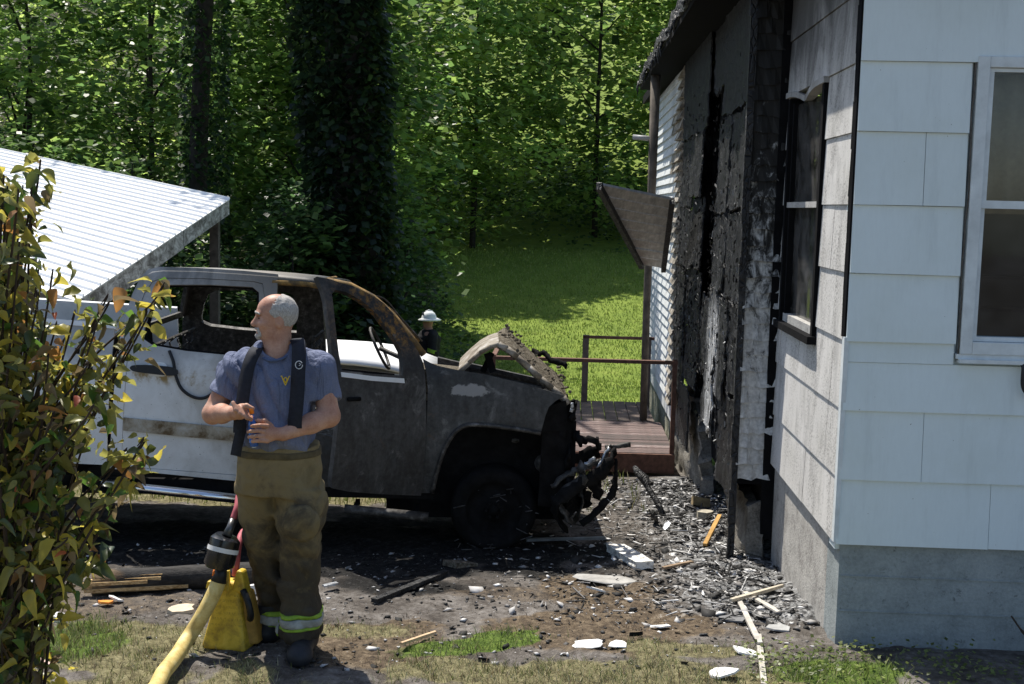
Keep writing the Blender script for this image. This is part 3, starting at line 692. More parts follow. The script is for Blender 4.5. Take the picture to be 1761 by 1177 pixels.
# --- sagging door canopy of boards
cA, cB, cC, cD = at(1030, 320, 11.0), at(1156, 346, 11.6), at(1141, 464, 12.9), at(1104, 458, 13.2)
m_can = Mt('weathered_canopy', .8, .25); n = m_can.noise(8, 6, .7, m_can.map(m_can.obj(), (3, 1, 1))); m_can.col(m_can.ramp(n, [(.3, (.3, .295, .285)), (.55, (.5, .49, .47)), (.75, (.66, .65, .63))])); m_can = m_can.m
can = link('door_canopy', bmmesh('can', (lambda b: (beam(b, cA, cD, .05, .07), beam(b, cB, cC, .05, .07), b)[-1])(bmesh.new())), m_char, house)
nv = (cB-cA).cross(cD-cA).normalized()
if nv.z < 0: nv = -nv
for i in range(8):
    f0, f1 = i/8+.006, (i+1)/8-.006; j = lambda: random.uniform(-.02, .02)
    q = [cA.lerp(cD, f0), cB.lerp(cC, f0), cB.lerp(cC, f1), cA.lerp(cD, f1)]; e = (q[1]-q[0]).normalized()
    q[0] -= e*abs(j()); q[3] -= e*abs(j()); lift = nv*random.uniform(.0, .01)
    bm = bmesh.new(); hexa(bm, [p+lift+nv*.01 for p in q]+[p+lift+nv*.035 for p in q]); bmesh.ops.recalc_face_normals(bm, faces=bm.faces)
    link('canopy_board', bmmesh('cb', bm), m_can, can)

# ================================================================== RED DECK
D0 = gr(985, 795, -.36); zt = -.24
dxv, dyv = HN, HD
deck = thing('wooden_deck', 'low red-stained wooden deck beside the burnt house wall', 'deck', (D0.x, D0.y, -.4))
m_red = Mt('worn_red_stain', .75, .3); n = m_red.noise(14, 6, .7, m_red.map(m_red.obj(), (1, 5, 1)))
m_red.col(m_red.ramp(m_red.ma('ADD', m_red.ma('MULTIPLY', n, .8), m_red.ma('MULTIPLY', m_red.rnd(), .2)), [(.3, (.028, .025, .023)), (.46, (.085, .065, .06)), (.58, (.16, .105, .095)), (.7, (.34, .31, .30))])); m_red = m_red.m
m_rail = simple('rust_red_rail', (.13, .065, .045), .7, .45, 18)
x0 = -.25; L = (hw(4.6, BO+.03, 0)-HC).x*0 + 1.0
O = Vector((D0.x, D0.y, zt)); wend = 1.0
# width up to the house wall
def wallx(y): return 1.733+.042*(y-6.27)-BO-.03
Wd = wallx(D0.y)-D0.x
for i in range(13):
    part('deck_board', lambda b: boxw(b, O, dxv, dyv, UP, -.9+random.uniform(-.01, .01), Wd, i*.145+.003, i*.145+.142, -.03, random.uniform(-.002, .002)), m_red, deck)
yb = 13*.145
m_bro = simple('bare_grey_brown_boards', (.13, .10, .085), .8, .4, 10)
for i in range(14):
    a = -.9+i*.145
    if a+.14 > Wd+.03: break
    part('deck_board', lambda b: boxw(b, O, dxv, dyv, UP, a, min(a+.135, Wd), yb+.01, yb+1.5, -.03, random.uniform(-.003, .003)), m_bro, deck)
part('fascia', lambda b: boxw(b, O, dxv, dyv, UP, -.9, Wd, -.04, -.005, -.2, -.004), m_rail, deck)
for x in np.arange(-.85, Wd-.1, .5): part('joist', lambda b: boxw(b, O, dxv, dyv, UP, x, x+.05, .02, yb+1.45, -.17, -.035), m_bro, deck)
part('rail_post', lambda b: boxw(b, O, dxv, dyv, UP, Wd-.05, Wd-.005, .0, .05, 0, .98), m_rail, deck)
part('rail_post', lambda b: boxw(b, O, dxv, dyv, UP, -.9, -.83, .0, .07, -.2, .98), m_rail, deck)
part('handrail', lambda b: boxw(b, O, dxv, dyv, UP, -.9, Wd, -.01, .06, .93, .965), m_rail, deck)
part('rail_post', lambda b: boxw(b, O, dxv, dyv, UP, Wd-.1, Wd-.04, yb+1.4, yb+1.46, -.2, .87), m_bro, deck)
part('rail_post', lambda b: boxw(b, O, dxv, dyv, UP, .12, .2, yb+1.4, yb+1.48, -.2, .87), m_bro, deck)
part('handrail', lambda b: boxw(b, O, dxv, dyv, UP, .12, Wd, yb+1.4, yb+1.46, .83, .865), m_rail, deck)
part('handrail', lambda b: boxw(b, O, dxv, dyv, UP, -.88, -.83, .05, yb+1.4, .93, .96), m_rail, deck)
# ================================================================== BURNT PICKUP TRUCK
TQ = gr(853, 948, -.15); TA = radians(-1.5)
TU = Vector((cos(TA), -sin(TA), 0)); TV = Vector((sin(TA), cos(TA), 0)); TW = 1.98
def tV(z):
    if z < .75: return .04*((.75-z)/.45)**2
    if z < 1.12: return .03*((z-.75)/.37)**2
    return .03+.34*(z-1.12)
class Side:
    """a vertical panel plane: origin, forward direction, inward direction"""
    def __init__(s, o, u, v, prof): s.o, s.u, s.v, s.prof = o, u, v, prof
    def uz(s, px, py, extra=0.0):
        r = ray(px, py); off = 0.0
        for _ in range(5):
            q = s.o + s.v*(off+extra); p = CAMP + r*((q-CAMP).dot(s.v)/r.dot(s.v)); off = s.prof(p.z)
        return (p-s.o).dot(s.u), p.z
    def w(s, u, z, extra=0.0): return Vector((s.o.x, s.o.y, 0)) + s.u*u + s.v*(s.prof(z)+extra) + UP*z
TS = Side(TQ, TU, TV, tV)
truck = thing('pickup_truck', 'burnt-out white pickup truck with gutted cab and blackened front end', 'pickup truck', (TQ.x-1.2, TQ.y+1.0, -.2))
def tw(u, v, z): return Vector((TQ.x, TQ.y, 0)) + TU*u + TV*v + UP*z
# --- materials: paint burnt to bare steel towards the front
def truck_paint():
    m = Mt('burnt_paint', .5, .4); P = m.pos(); xyz = m.sep(P)
    n = m.noise(3.2, 7, .68, m.map(P, (1, 1, .7)), .4); f = m.noise(28, 5, .7, P); stv = m.noise(22, 5, .65, m.map(P, (1, 1, .12))); speck = m.noise(85, 2, .6, P)
    paint = m.mix(m.ma('MULTIPLY', m.step(n, .4, .7), .5), (.72, .73, .73), (.52, .51, .47))
    paint = m.mix(m.step(speck, .70, .74), paint, (.06, .06, .06))
    steel = m.ramp(m.ma('ADD', m.ma('MULTIPLY', n, .55), m.ma('ADD', m.ma('MULTIPLY', stv, .18), m.ma('MULTIPLY', f, .27))), [(.36, (.014, .0135, .0135)), (.48, (.045, .0445, .044)), (.58, (.085, .084, .082)), (.7, (.21, .21, .205))])
    steel = m.mix(m.ma('MULTIPLY', m.step(m.noise(1.7, 5, .7, P), .55, .72), .55), steel, (.055, .075, .09))
    steel = m.mix(m.ma('MULTIPLY', m.step(m.noise(4.5, 6, .72, P, .6), .56, .68), .5), steel, (.24, .235, .225))
    steel = m.mix(m.ma('MULTIPLY', m.step(m.noise(7, 6, .75, m.map(P, (1, 1, 1), (5, 3, 2)), .5), .6, .72), .45), steel, (.13, .075, .035))
    rust = m.ramp(f, [(.35, (.11, .05, .012)), (.6, (.30, .15, .03)), (.75, (.42, .27, .08))])
    u = m.ma('ADD', m.ma('MULTIPLY', m.ma('SUBTRACT', xyz[0], TQ.x), TU.x), m.ma('MULTIPLY', m.ma('SUBTRACT', xyz[1], TQ.y), TU.y))
    nn = m.ma('MULTIPLY', m.ma('SUBTRACT', n, .5), 1.0)
    burnt = m.step(m.ma('ADD', u, nn), -1.75, -1.25)
    zb = m.ma('ADD', xyz[2], m.ma('MULTIPLY', nn, .32)); sootw = m.ma('MULTIPLY', m.ma('ADD', m.ma('MULTIPLY', m.step(zb, 1.02, 1.24), .62), m.ma('MULTIPLY', m.step(xyz[2], 1.5, 1.72), .3)), 1.0)      # smoke out of the windows
    c = m.mix(sootw, paint, m.ramp(n, [(.35, (.06, .058, .055)), (.5, (.17, .165, .16)), (.65, (.38, .375, .37))]))
    c = m.mix(m.ma('MULTIPLY', m.ma('MULTIPLY', m.step(zb, .98, 1.06), m.step(zb, 1.16, 1.06)), m.step(n, .5, .6)), c, (.32, .22, .08))
    c = m.mix(m.ma('MULTIPLY', m.step(m.ma('ADD', u, nn), -2.35, -1.5), .6), c, (.2, .165, .12))
    c = m.mix(burnt, c, steel)
    du_ = m.ma('DIVIDE', m.ma('SUBTRACT', u, TS.uz(806, 672)[0]), .13); dz_ = m.ma('DIVIDE', m.ma('SUBTRACT', xyz[2], TS.uz(806, 672)[1]), .045)
    rr_ = m.ma('ADD', m.ma('ADD', m.ma('MULTIPLY', du_, du_), m.ma('MULTIPLY', dz_, dz_)), m.ma('MULTIPLY', m.ma('SUBTRACT', m.noise(9, 5, .7, P), .5), 4.5))
    c = m.mix(m.ma('MULTIPLY', m.step(rr_, 1.1, .6), .8), c, (.34, .33, .32))
    up = m.ma('MULTIPLY', m.ma('MULTIPLY', m.step(xyz[2], 1.18, 1.4), m.step(u, -1.25, -.85)), .85)
    c = m.mix(m.ma('MULTIPLY', up, m.step(m.ma('ADD', f, m.ma('MULTIPLY', nn, .6)), .40, .58)), c, rust)
    m.col(c); m.set('Metallic', m.ma('MULTIPLY', burnt, .25)); m.set('Roughness', m.ramp(n, [(.3, (.42,)*3), (.7, (.75,)*3)])); m.bump(m.ma('ADD', m.ma('MULTIPLY', n, .5), m.ma('MULTIPLY', f, .12)), .25, .03); return m.m
m_tr = truck_paint()
m_rust = Mt('rusted_steel', .8, .25); n = m_rust.noise(14, 6, .7); m_rust.col(m_rust.ramp(n, [(.32, (.05, .045, .04)), (.5, (.17, .11, .045)), (.62, (.32, .19, .06)), (.75, (.4, .38, .35))])); m_rust.bump(n, .4, .01); m_rust = m_rust.m
m_bst = Mt('scaled_steel', .6, .4, .3); n = m_bst.noise(18, 6, .7); m_bst.col(m_bst.ramp(n, [(.35, (.018, .017, .016)), (.55, (.07, .065, .06)), (.75, (.24, .23, .22))])); m_bst.bump(n, .5, .01); m_bst = m_bst.m
m_dk = simple('burnt_black', (.009, .0088, .009), .9, .5, 14, .1)
m_ashy = Mt('ash_crust', .95, .1); n = m_ashy.noise(38, 6, .75); m_ashy.col(m_ashy.ramp(n, [(.33, (.03, .025, .02)), (.5, (.16, .135, .10)), (.63, (.33, .3, .24)), (.78, (.55, .53, .5))])); m_ashy.bump(n, 1, .03); m_ashy = m_ashy.m
m_pale = Mt('pale_burnt_steel', .75, .3); n = m_pale.noise(9, 6, .7); m_pale.col(m_pale.ramp(n, [(.34, (.09, .07, .05)), (.5, (.24, .205, .16)), (.64, (.40, .375, .34)), (.78, (.55, .53, .5))])); m_pale.bump(n, .3, .01); m_pale = m_pale.m
m_chr = simple('chrome', (.75, .76, .78), .16, .06, 5, .5, 1.0)
m_pl = simple('black_plastic', (.015, .016, .018), .45, .3, 20)
m_wht = simple('ash_white_paint', (.78, .78, .77), .7, .12, 5)
m_mld = Mt('scorched_moulding', .6, .3); n = m_mld.noise(6, 5, .7, m_mld.pos()); m_mld.col(m_mld.ramp(n, [(.35, (.12, .08, .04)), (.5, (.34, .30, .23)), (.68, (.5, .49, .46))])); m_mld = m_mld.m

def panel(name, side, loops, mat, parent=None, extra=0.0, th=.02, grid=.08, mirror=False, ang=40, zlim=None):
    L = [[side.uz(*p) for p in lp] for lp in loops]
    return panel_uz(name, side, L, mat, parent, extra, th, grid, mirror, ang)
def panel_uz(name, side, L, mat, parent=None, extra=0.0, th=.02, grid=.08, mirror=False, ang=40):
    bm = poly_bm(L, (grid*2, grid))
    for v in bm.verts:
        u, z = v.co.x, v.co.y
        p = side.w(u, z, extra)
        if mirror:
            d = (p-Vector((TQ.x, TQ.y, 0))); uu, vv = d.dot(TU), d.dot(TV); p = tw(uu, TW-vv, z)
        v.co = p
    bm.normal_update()
    # outward normals towards the panel's own side
    nsum = sum((f.normal*f.calc_area() for f in bm.faces), Vector())
    want = side.v if mirror else -side.v
    if nsum.dot(want) < 0: bmesh.ops.reverse_faces(bm, faces=bm.faces[:])
    o = link(name, bmmesh(name, bm, True), mat, parent or truck); solid(o, th, -1); smoothsplit(o, ang); return o
def rnd_poly(P, n=5):
    """round the corners of a pixel outline a little (Catmull-Rom through the points)"""
    Q = []; m = len(P)
    for i in range(m):
        a, b, c, d = [Vector((*P[(i+k) % m], 0)) for k in (-1, 0, 1, 2)]
        for k in range(n):
            t = k/n; v = .5*((2*b)+(c-a)*t+(2*a-5*b+4*c-d)*t*t+(3*b-a-3*c+d)*t**3); Q.append((v.x, v.y))
    return Q
# --- cab side: C pillar + roof rail + B pillar, rear door inset with a shut line
cab_out = [(189, 806), (192, 730), (197, 660), (204, 590), (214, 545), (228, 505), (241, 478), (254, 464), (274, 459), (340, 461), (420, 466), (470, 471), (478, 472),
           (477, 490), (474, 560), (472, 640), (474, 700), (505, 735), (575, 752), (576, 800), (566, 838), (470, 834), (330, 820)]
door_out = [(209, 803), (211, 730), (216, 650), (222, 590), (233, 545), (248, 505), (262, 484), (280, 478), (350, 479), (436, 484), (452, 488), (455, 510), (455, 600), (455, 700), (455, 822), (330, 812)]
winh = [(289, 490), (360, 490), (434, 494), (445, 503), (446, 560), (441, 613), (380, 610), (320, 604), (262, 594), (246, 583), (248, 566), (258, 530), (272, 500)]
panel('cab_side', TS, [cab_out, door_out], m_tr)
grow = lambda P, cx, cy, k: [(cx+(x-cx)*k, cy+(y-cy)*k) for x, y in P]
rd = panel('rear_door', TS, [grow(door_out, 335, 650, .994), winh], m_tr, extra=.004)
tag(rd, 'white rear door stained by soot below its glassless window')
# window rim, burnt dark
wl = [TS.uz(*p) for p in winh]; wi = [TS.uz(*p) for p in grow(winh, 345, 552, .955)]
panel_uz('window_frame', TS, [wl, wi], m_dk, rd, .03, .03)
# door handle
hp = [TS.uz(*p) for p in rnd_poly([(229, 628), (262, 627), (302, 632), (303, 645), (262, 642), (230, 637)], 3)]
h = panel_uz('handle', TS, [hp], m_pl, rd, -.035, .03, .02); bevel(h, .004)
hb = [TS.uz(*p) for p in rnd_poly([(258, 625), (282, 624), (288, 636), (284, 647), (262, 646), (255, 636)], 4)]
panel_uz('handle_cup', TS, [hb], m_wht, rd, -.003, .006, .03)
# hanging weatherstrip loop
lp = [(292, 603), (299, 622), (303, 645), (313, 668), (332, 682), (352, 684), (370, 672), (380, 650), (384, 625), (392, 612)]
link('weatherstrip', tubem('ws', spline([TS.w(*TS.uz(*p), -.015) for p in lp], 5), .011, 8), m_pl, rd)
# side moulding
mo = [TS.uz(*p) for p in [(213, 718), (330, 729), (454, 741), (454, 763), (330, 752), (213, 740)]]
ml = panel_uz('side_moulding', TS, [mo], m_mld, rd, -.016, .014, .06); bevel(ml, .004)
# --- bed side
bed = panel('bed_side', TS, [[(183, 800), (186, 690), (192, 610), (197, 563), (60, 552), (-120, 540), (-330, 528), (-345, 640), (-340, 770), (-210, 782), (-190, 730), (-140, 690), (-70, 690), (-15, 730), (10, 792)]], m_tr)
panel_uz('bed_rail', TS, [[TS.uz(*p) for p in [(198, 556), (60, 546), (-330, 522), (-330, 530), (60, 554), (198, 565)]]], m_wht, truck, -.012, .08, .1)
ub0, zr = TS.uz(-330, 528)[0], 1.32
part('bed_floor', lambda b: boxw(b, tw(0, 0, 0), TU, TV, UP, ub0, -3.0, .06, TW-.06, .62, .66), m_dk, truck)
panel_uz('bed_side', TS, [[TS.uz(*p) for p in [(183, 800), (197, 563), (-330, 528), (-340, 770), (10, 792)]]], m_wht, truck, 0, .03, .15, True)
part('tailgate', lambda b: boxw(b, tw(0, 0, 0), TU, TV, UP, ub0-.02, ub0+.04, .05, TW-.05, .62, 1.3), m_wht, truck)
part('bulkhead', lambda b: boxw(b, tw(0, 0, 0), TU, TV, UP, -3.0, -2.96, .06, TW-.06, .5, 1.2), m_dk, truck)
# --- far side of the cab: pillars and sills around open windows
far_out = [(u, z) for u, z in [TS.uz(*p) for p in cab_out[:12]]]
fo = [TS.uz(*p) for p in [(189, 806), (204, 590), (228, 505), (254, 464), (340, 461), (470, 471), (505, 475), (503, 500), (500, 600), (500, 700), (498, 836), (470, 834)]]
fh1 = [TS.uz(*p) for p in winh]
fh2 = [TS.uz(*p) for p in [(480, 492), (560, 498), (612, 512), (650, 540), (682, 585), (694, 625), (700, 720), (600, 712), (478, 706), (476, 540)]]
sag_ = lambda P_: [(u, z-.13*max(0, min(1, (z-1.15)/.5))) for u, z in P_]
panel_uz('far_cab_side', TS, [sag_(fo), sag_(fh1)], m_bst, truck, 0, .05, .1, True)
# --- roof sheet, crowned
rl = [(250, 474), (262, 467), (280, 465), (340, 466), (420, 471), (470, 475), (520, 480), (566, 487)]
R = [TS.uz(*p) for p in rl]; NV = 12; V = []; F = []
for u, z in R:
    v0 = tV(z)-.004
    for k in range(NV+1):
        f = k/NV; V.append(tw(u, v0+(TW-2*v0)*f, z+.03*(1-(2*f-1)**4)-.09*f-.002))
for i in range(len(R)-1):
    for k in range(NV): a = i*(NV+1)+k; F.append((a, a+NV+1, a+NV+2, a+1))
ro = link('roof', npmesh('roof', np.array([v[:] for v in V]), np.array(F), smooth=True), m_tr, truck); solid(ro, .03)
# pale scorched roof rail above the front door opening
link('roof_rail', tubem('rr', [TS.w(*TS.uz(*p), .02) for p in [(468, 486), (500, 487), (530, 489), (556, 494)]], .022, 8), m_rust, truck)
# rear cab wall with window opening
def capwall(b):
    u0, z0 = TS.uz(206, 580); u1, z1 = TS.uz(240, 480)
    for f0, f1, g0, g1 in ((0, 1, 0, .12), (0, 1, .9, 1), (0, .14, .12, .9), (.86, 1, .12, .9)):
        q = []
        for f, g in ((f0, g0), (f1, g0), (f1, g1), (f0, g1)):
            u = u0+(u1-u0)*g; z = z0+(z1-z0)*g; v0 = tV(z)+.02; q.append(tw(u+.02, v0+(TW-2*v0)*f, z))
        hexa(b, q+[p+TU*.03 for p in q])
part('rear_cab_wall', capwall, m_bst, truck)
part('lower_cab_wall', lambda b: boxw(b, tw(0, 0, 0), TU, TV, UP, -2.93, -2.9, .05, TW-.05, .4, 1.22), m_dk, truck)
# --- A pillars and windshield header
ap = [(560, 484), (600, 492), (640, 513), (675, 545), (704, 580), (728, 612)]
AP = [TS.uz(*p) for p in ap]
link('windshield_pillar', tubem('ap', [TS.w(u, z, .06) for u, z in AP], .024, 8), m_rust, truck)
link('windshield_pillar', tubem('ap', [tw(u-.12, TW-tV(z)-.05, z-.10) for u, z in AP], .009, 8), m_rust, truck)
u, z = AP[0]
link('windshield_header', tubem('wh', [tw(u, tV(z)+.05, z+.01), tw(u-.02, TW/2, z-.02), tw(u-.12, TW-tV(z)-.05, z-.10)], .014, 8), m_rust, truck)
# loose windscreen trim wire
link('screen_trim', tubem('st', spline([at(642, 508, 8.6), at(664, 517, 8.7), at(690, 548, 8.8), at(726, 587, 8.9)], 6), .006, 6), m_bst, truck)
# --- inside: floor, dash, wheel, seat frames
part('cab_floor', lambda b: boxw(b, tw(0, 0, 0), TU, TV, UP, -2.9, -.45, .12, TW-.12, .3, .34), m_dk, truck)
part('dashboard', lambda b: hexa(b, [tw(-.62, .42, .35), tw(-.35, .42, .35), tw(-.35, TW-.12, .35), tw(-.62, TW-.12, .35), tw(-.72, .3, 1.0), tw(-.45, .3, 1.03), tw(-.45, TW-.12, .88), tw(-.72, TW-.12, .86)]), m_ashy, truck)
def springs(name, u0, v0, v1, zt, zb_):
    bm = bmesh.new()
    for k in range(7):
        v = v0+(v1-v0)*k/6; pts = [tw(u0+.02*cos(t*2.1)+.1*t/24, v+.03*sin(t*2.1), zb_+(zt-zb_)*t/24) for t in range(25)]
        tube(bm, pts, .007, 5)
    tube(bm, [tw(u0, v0, zb_), tw(u0+.1, v0, zt), tw(u0+.1, v1, zt), tw(u0, v1, zb_)], .013, 6)
    link(name, bmmesh(name, bm), m_bst, truck)
springs('seat_frame', -1.55, .25, .75, 1.2, .5); springs('seat_frame', -1.55, TW-.75, TW-.25, 1.2, .5); springs('seat_frame', -2.6, .25, 1.7, 1.2, .5)
for u0 in (-1.5, -2.5):
    part('seat_base', lambda b: boxw(b, tw(0, 0, 0), TU, TV, UP, u0, u0+.5, .25, TW-.25, .34, .6), m_ashy, truck)
bm = bmesh.new(); cs = tw(-.95, TW-.55, 1.1); ring = [cs+TV*(.18*cos(t*pi/12))+(UP*.9-TU*.43)*(.18*sin(t*pi/12)) for t in range(25)]
tube(bm, ring, .012, 6, False); tube(bm, [cs, tw(-.6, TW-.55, .95)], .02, 6); tube(bm, [ring[0], ring[12]], .01, 6)
link('steering_wheel', bmmesh('sw', bm, True), m_bst, truck)
# --- front door, swung open
dh = TS.uz(737, 760)[0]; HPt = tw(dh, 0, 0); DP = radians(38)
du = (TU*cos(DP)+TV*sin(DP)); dv = (TV*cos(DP)-TU*sin(DP))      # along the door towards the hinge; inward
DS = Side(HPt, du, dv, tV)
fd_out = [(545, 476), (566, 480), (584, 486), (606, 492), (626, 501), (645, 511), (660, 522), (674, 537), (687, 553), (699, 572), (710, 590), (720, 606), (728, 625), (732, 660), (733, 710), (731, 770), (728, 820), (724, 853),
          (650, 850), (600, 846), (571, 840), (570, 826), (577, 770), (583, 710), (581, 656), (572, 620), (566, 560), (561, 520), (555, 498)]
fd_win = [(571, 505), (577, 499), (594, 502), (611, 511), (624, 519), (636, 529), (648, 541), (660, 557), (672, 572), (682, 588), (690, 603), (693, 622), (693, 646), (640, 643), (588, 637), (583, 610), (578, 570)]
fdo = panel('front_door', DS, [fd_out, fd_win], m_tr, th=.05)
tag(fdo, 'front door hanging open, burnt to bare grey steel')
sl_ = [DS.uz(*p) for p in [(586, 640), (640, 647), (694, 651), (695, 659), (640, 655), (587, 648)]]
panel_uz('window_sill', DS, [sl_], m_wht, fdo, -.008, .02, .05)
part('inner_door_frame', lambda b: [beam(b, DS.w(*DS.uz(590, 642), .1), DS.w(*DS.uz(690, 652), .1), .03, .05)], m_dk, fdo)
link('door_handle_hole', tubem('dhh', [DS.w(*DS.uz(597, 687), -.012), DS.w(*DS.uz(618, 686), -.012)], .014, 8), m_dk, fdo)
# --- fender
fen = [(727, 617), (740, 624), (753, 629), (774, 634), (796, 638), (830, 643), (859, 650), (890, 657), (913, 664), (945, 673), (972, 681), (955, 690), (944, 700), (938, 715), (930, 745), (910, 741), (890, 738), (865, 734), (843, 732), (822, 730), (806, 731), (794, 735), (784, 742), (773, 756), (765, 771), (758, 788), (753, 806), (747, 826), (743, 848), (715, 848), (722, 810), (729, 770), (734, 720), (736, 670), (733, 640)]
fp = panel('fender', TS, [fen], m_tr, extra=-.005, th=.03); tag(fp, 'near front fender scorched grey with a pale ash patch')
# rolled arch lip
arch = [(930, 745), (890, 738), (843, 732), (806, 731), (784, 742), (765, 771), (753, 806), (743, 848)]
link('arch_lip', tubem('al', spline([TS.w(*TS.uz(*p), -.012) for p in arch], 4), .016, 8), m_bst, fp)
# inner wheel house, dark
part('wheel_house', lambda b: boxw(b, tw(0, 0, 0), TU, TV, UP, -.8, .5, .33, .38, .0, .92), m_dk, truck)
part('far_fender', lambda b: hexa(b, [tw(-.5, TW-.06, .3), tw(.48, TW-.06, .45), tw(.48, TW, .45), tw(-.5, TW, .3), tw(-.5, TW-.1, .98), tw(.48, TW-.16, .78), tw(.48, TW-.1, .78), tw(-.5, TW-.03, .98)]), m_bst, truck)
part('firewall', lambda b: boxw(b, tw(0, 0, 0), TU, TV, UP, -.42, -.39, .4, TW-.08, .2, .86), m_dk, truck)
part('cowl', lambda b: hexa(b, [tw(-.62, .1, 1.10), tw(-.28, .1, 1.05), tw(-.28, TW-.06, .87), tw(-.62, TW-.06, .9), tw(-.62, .1, 1.13), tw(-.28, .1, 1.075), tw(-.28, TW-.06, .9), tw(-.62, TW-.06, .93)]), m_ashy, truck)
# engine lump and radiator support
es = SDF((-.6, 7.2, .1), (1.0, 10.9, 1.1), .03)
for i in range(34):
    u, v, z = random.uniform(-.3, .45), random.uniform(.35, TW-.35), random.uniform(.3, .66); p = tw(u, v, z)
    es.ell(p, (random.uniform(.06, .16), random.uniform(.08, .2), random.uniform(.05, .12)), .03)
link('engine_block', es.mesh('engine'), m_bst, truck)
part('radiator_support', lambda b: [boxw(b, tw(0, 0, 0), TU, TV, UP, .5, .55, .14, TW-.14, .22, .3), boxw(b, tw(0, 0, 0), TU, TV, UP, .5, .55, .14, TW-.14, .72, .76), *[boxw(b, tw(0, 0, 0), TU, TV, UP, .5, .55, v, v+.06, .3, .72) for v in (.14, .5, .95, 1.4, 1.78)]], m_dk, truck)
part('radiator', lambda b: boxw(b, tw(0, 0, 0), TU, TV, UP, .44, .48, .3, TW-.3, .28, .7), m_dk, truck)
# --- buckled hood: two bent plates meeting on a ridge
def sheet(name, rows, mat, n=10, rough=.02, th=.02, parent=None, seed=0):
    """rows: list of (near point, far point)"""
    V = []; F = []; m = len(rows)
    for i, (a, b) in enumerate(rows):
        for k in range(n+1):
            p = a.lerp(b, k/n); j = float(fbm(np.array([p.x*5+seed]), np.array([p.y*5]), p.z*5, 3)[0]-.5)*2*rough
            V.append(p+UP*(j+.03*sin(pi*k/n)))
    for i in range(m-1):
        for k in range(n): a = i*(n+1)+k; F.append((a, a+n+1, a+n+2, a+1))
    o = link(name, npmesh(name, np.array([v[:] for v in V]), np.array(F), smooth=True), mat, parent or truck); solid(o, th); smoothsplit(o, 40); return o
def hp_(px, py, v=.1):      # point on the hood's near edge plane
    r = ray(px, py); q = TQ + TV*v; return CAMP + r*((q-CAMP).dot(TV)/r.dot(TV))
ne = [(788, 641), (806, 624), (825, 607), (842, 597), (858, 592), (872, 600), (890, 614), (910, 632), (930, 651), (950, 668), (968, 683), (978, 694)]
rows = []
for i, (px, py) in enumerate(ne):
    p = hp_(px, py); f = p + TV*1.15; f.z = p.z-.04 + (.08 if i > 4 else 0); rows.append((p, f))
hd = sheet('hood', rows[:5], m_pale, 10, .012, .022); tag(hd, 'buckled hood folded up into a rusty ridge')
hd2 = sheet('hood_front', rows[4:], m_ashy, 12, .018, .03, hd, 3)
bm = bmesh.new()
for a, b in zip(rows[:5], rows[1:5]): tube(bm, [a[0], b[0]], .016, 6)
for a, b in zip(rows[4:-1], rows[5:]): tube(bm, [a[0], b[0]], .022, 6)
link('hood_edge', bmmesh('he', bm, True), m_pale, hd)
part('hood_brace', lambda b: [beam(b, hp_(838, 608, .2), hp_(848, 640, .2), .03, .05), beam(b, hp_(846, 607, .24), hp_(830, 640, .24), .02, .04)], m_dk, hd)
part('fender_rail', lambda b: [beam(b, hp_(796, 640, .14), hp_(930, 668, .14), .06, .03)], m_bst, truck)
part('far_rail', lambda b: [beam(b, tw(-.3, TW-.2, .95), tw(.45, TW-.2, .8), .06, .03)], m_bst, truck)
# ash crust lumps on the folded hood front
bm = bmesh.new()
for i in range(90):
    a, b = random.choice(rows[5:-1]); p = a.lerp(b, random.random())+TU*random.uniform(-.05, .05)+UP*random.uniform(.005, .04); r = random.uniform(.005, .015)
    tube(bm, [p, p+Vector((random.uniform(-.025, .025), random.uniform(-.03, .03), random.uniform(-.004, .006)))], [r, r*.7], 5)
oo = link('ash_lumps', bmmesh('al', bm), m_ashy, hd); oo['kind'] = 'stuff'
def ribbon(name, pts, w, th, mat, parent=None, jit=.01, tw_=0):
    pts = spline(pts, 5); bm = bmesh.new(); prev = None
    for i, p in enumerate(pts):
        d = (pts[min(i+1, len(pts)-1)]-pts[max(i-1, 0)]).normalized(); up = (UP*cos(tw_*i/len(pts))+TV*sin(tw_*i/len(pts))); s = d.cross(up).normalized(); t = s.cross(d)
        ww = w*random.uniform(.75, 1.15); j = Vector([random.uniform(-jit, jit) for _ in range(3)])
        row = [bm.verts.new(p+j+s*a*th+t*b*ww) for a, b in ((-.5, -.5), (.5, -.5), (.5, .5), (-.5, .5))]
        if prev:
            for k in range(4): bm.faces.new((prev[k], prev[(k+1) % 4], row[(k+1) % 4], row[k]))
        else: bm.faces.new(row[::-1])
        prev = row
    bm.faces.new(prev); bmesh.ops.recalc_face_normals(bm, faces=bm.faces)
    return link(name, bmmesh(name, bm, True), mat, parent or truck)
ribbon('hood_liner', [hp_(914, 604, 1.2), hp_(930, 609, 1.1), hp_(950, 617, 1.0), hp_(978, 628, .9)], .04, .02, m_dk, hd, .02)
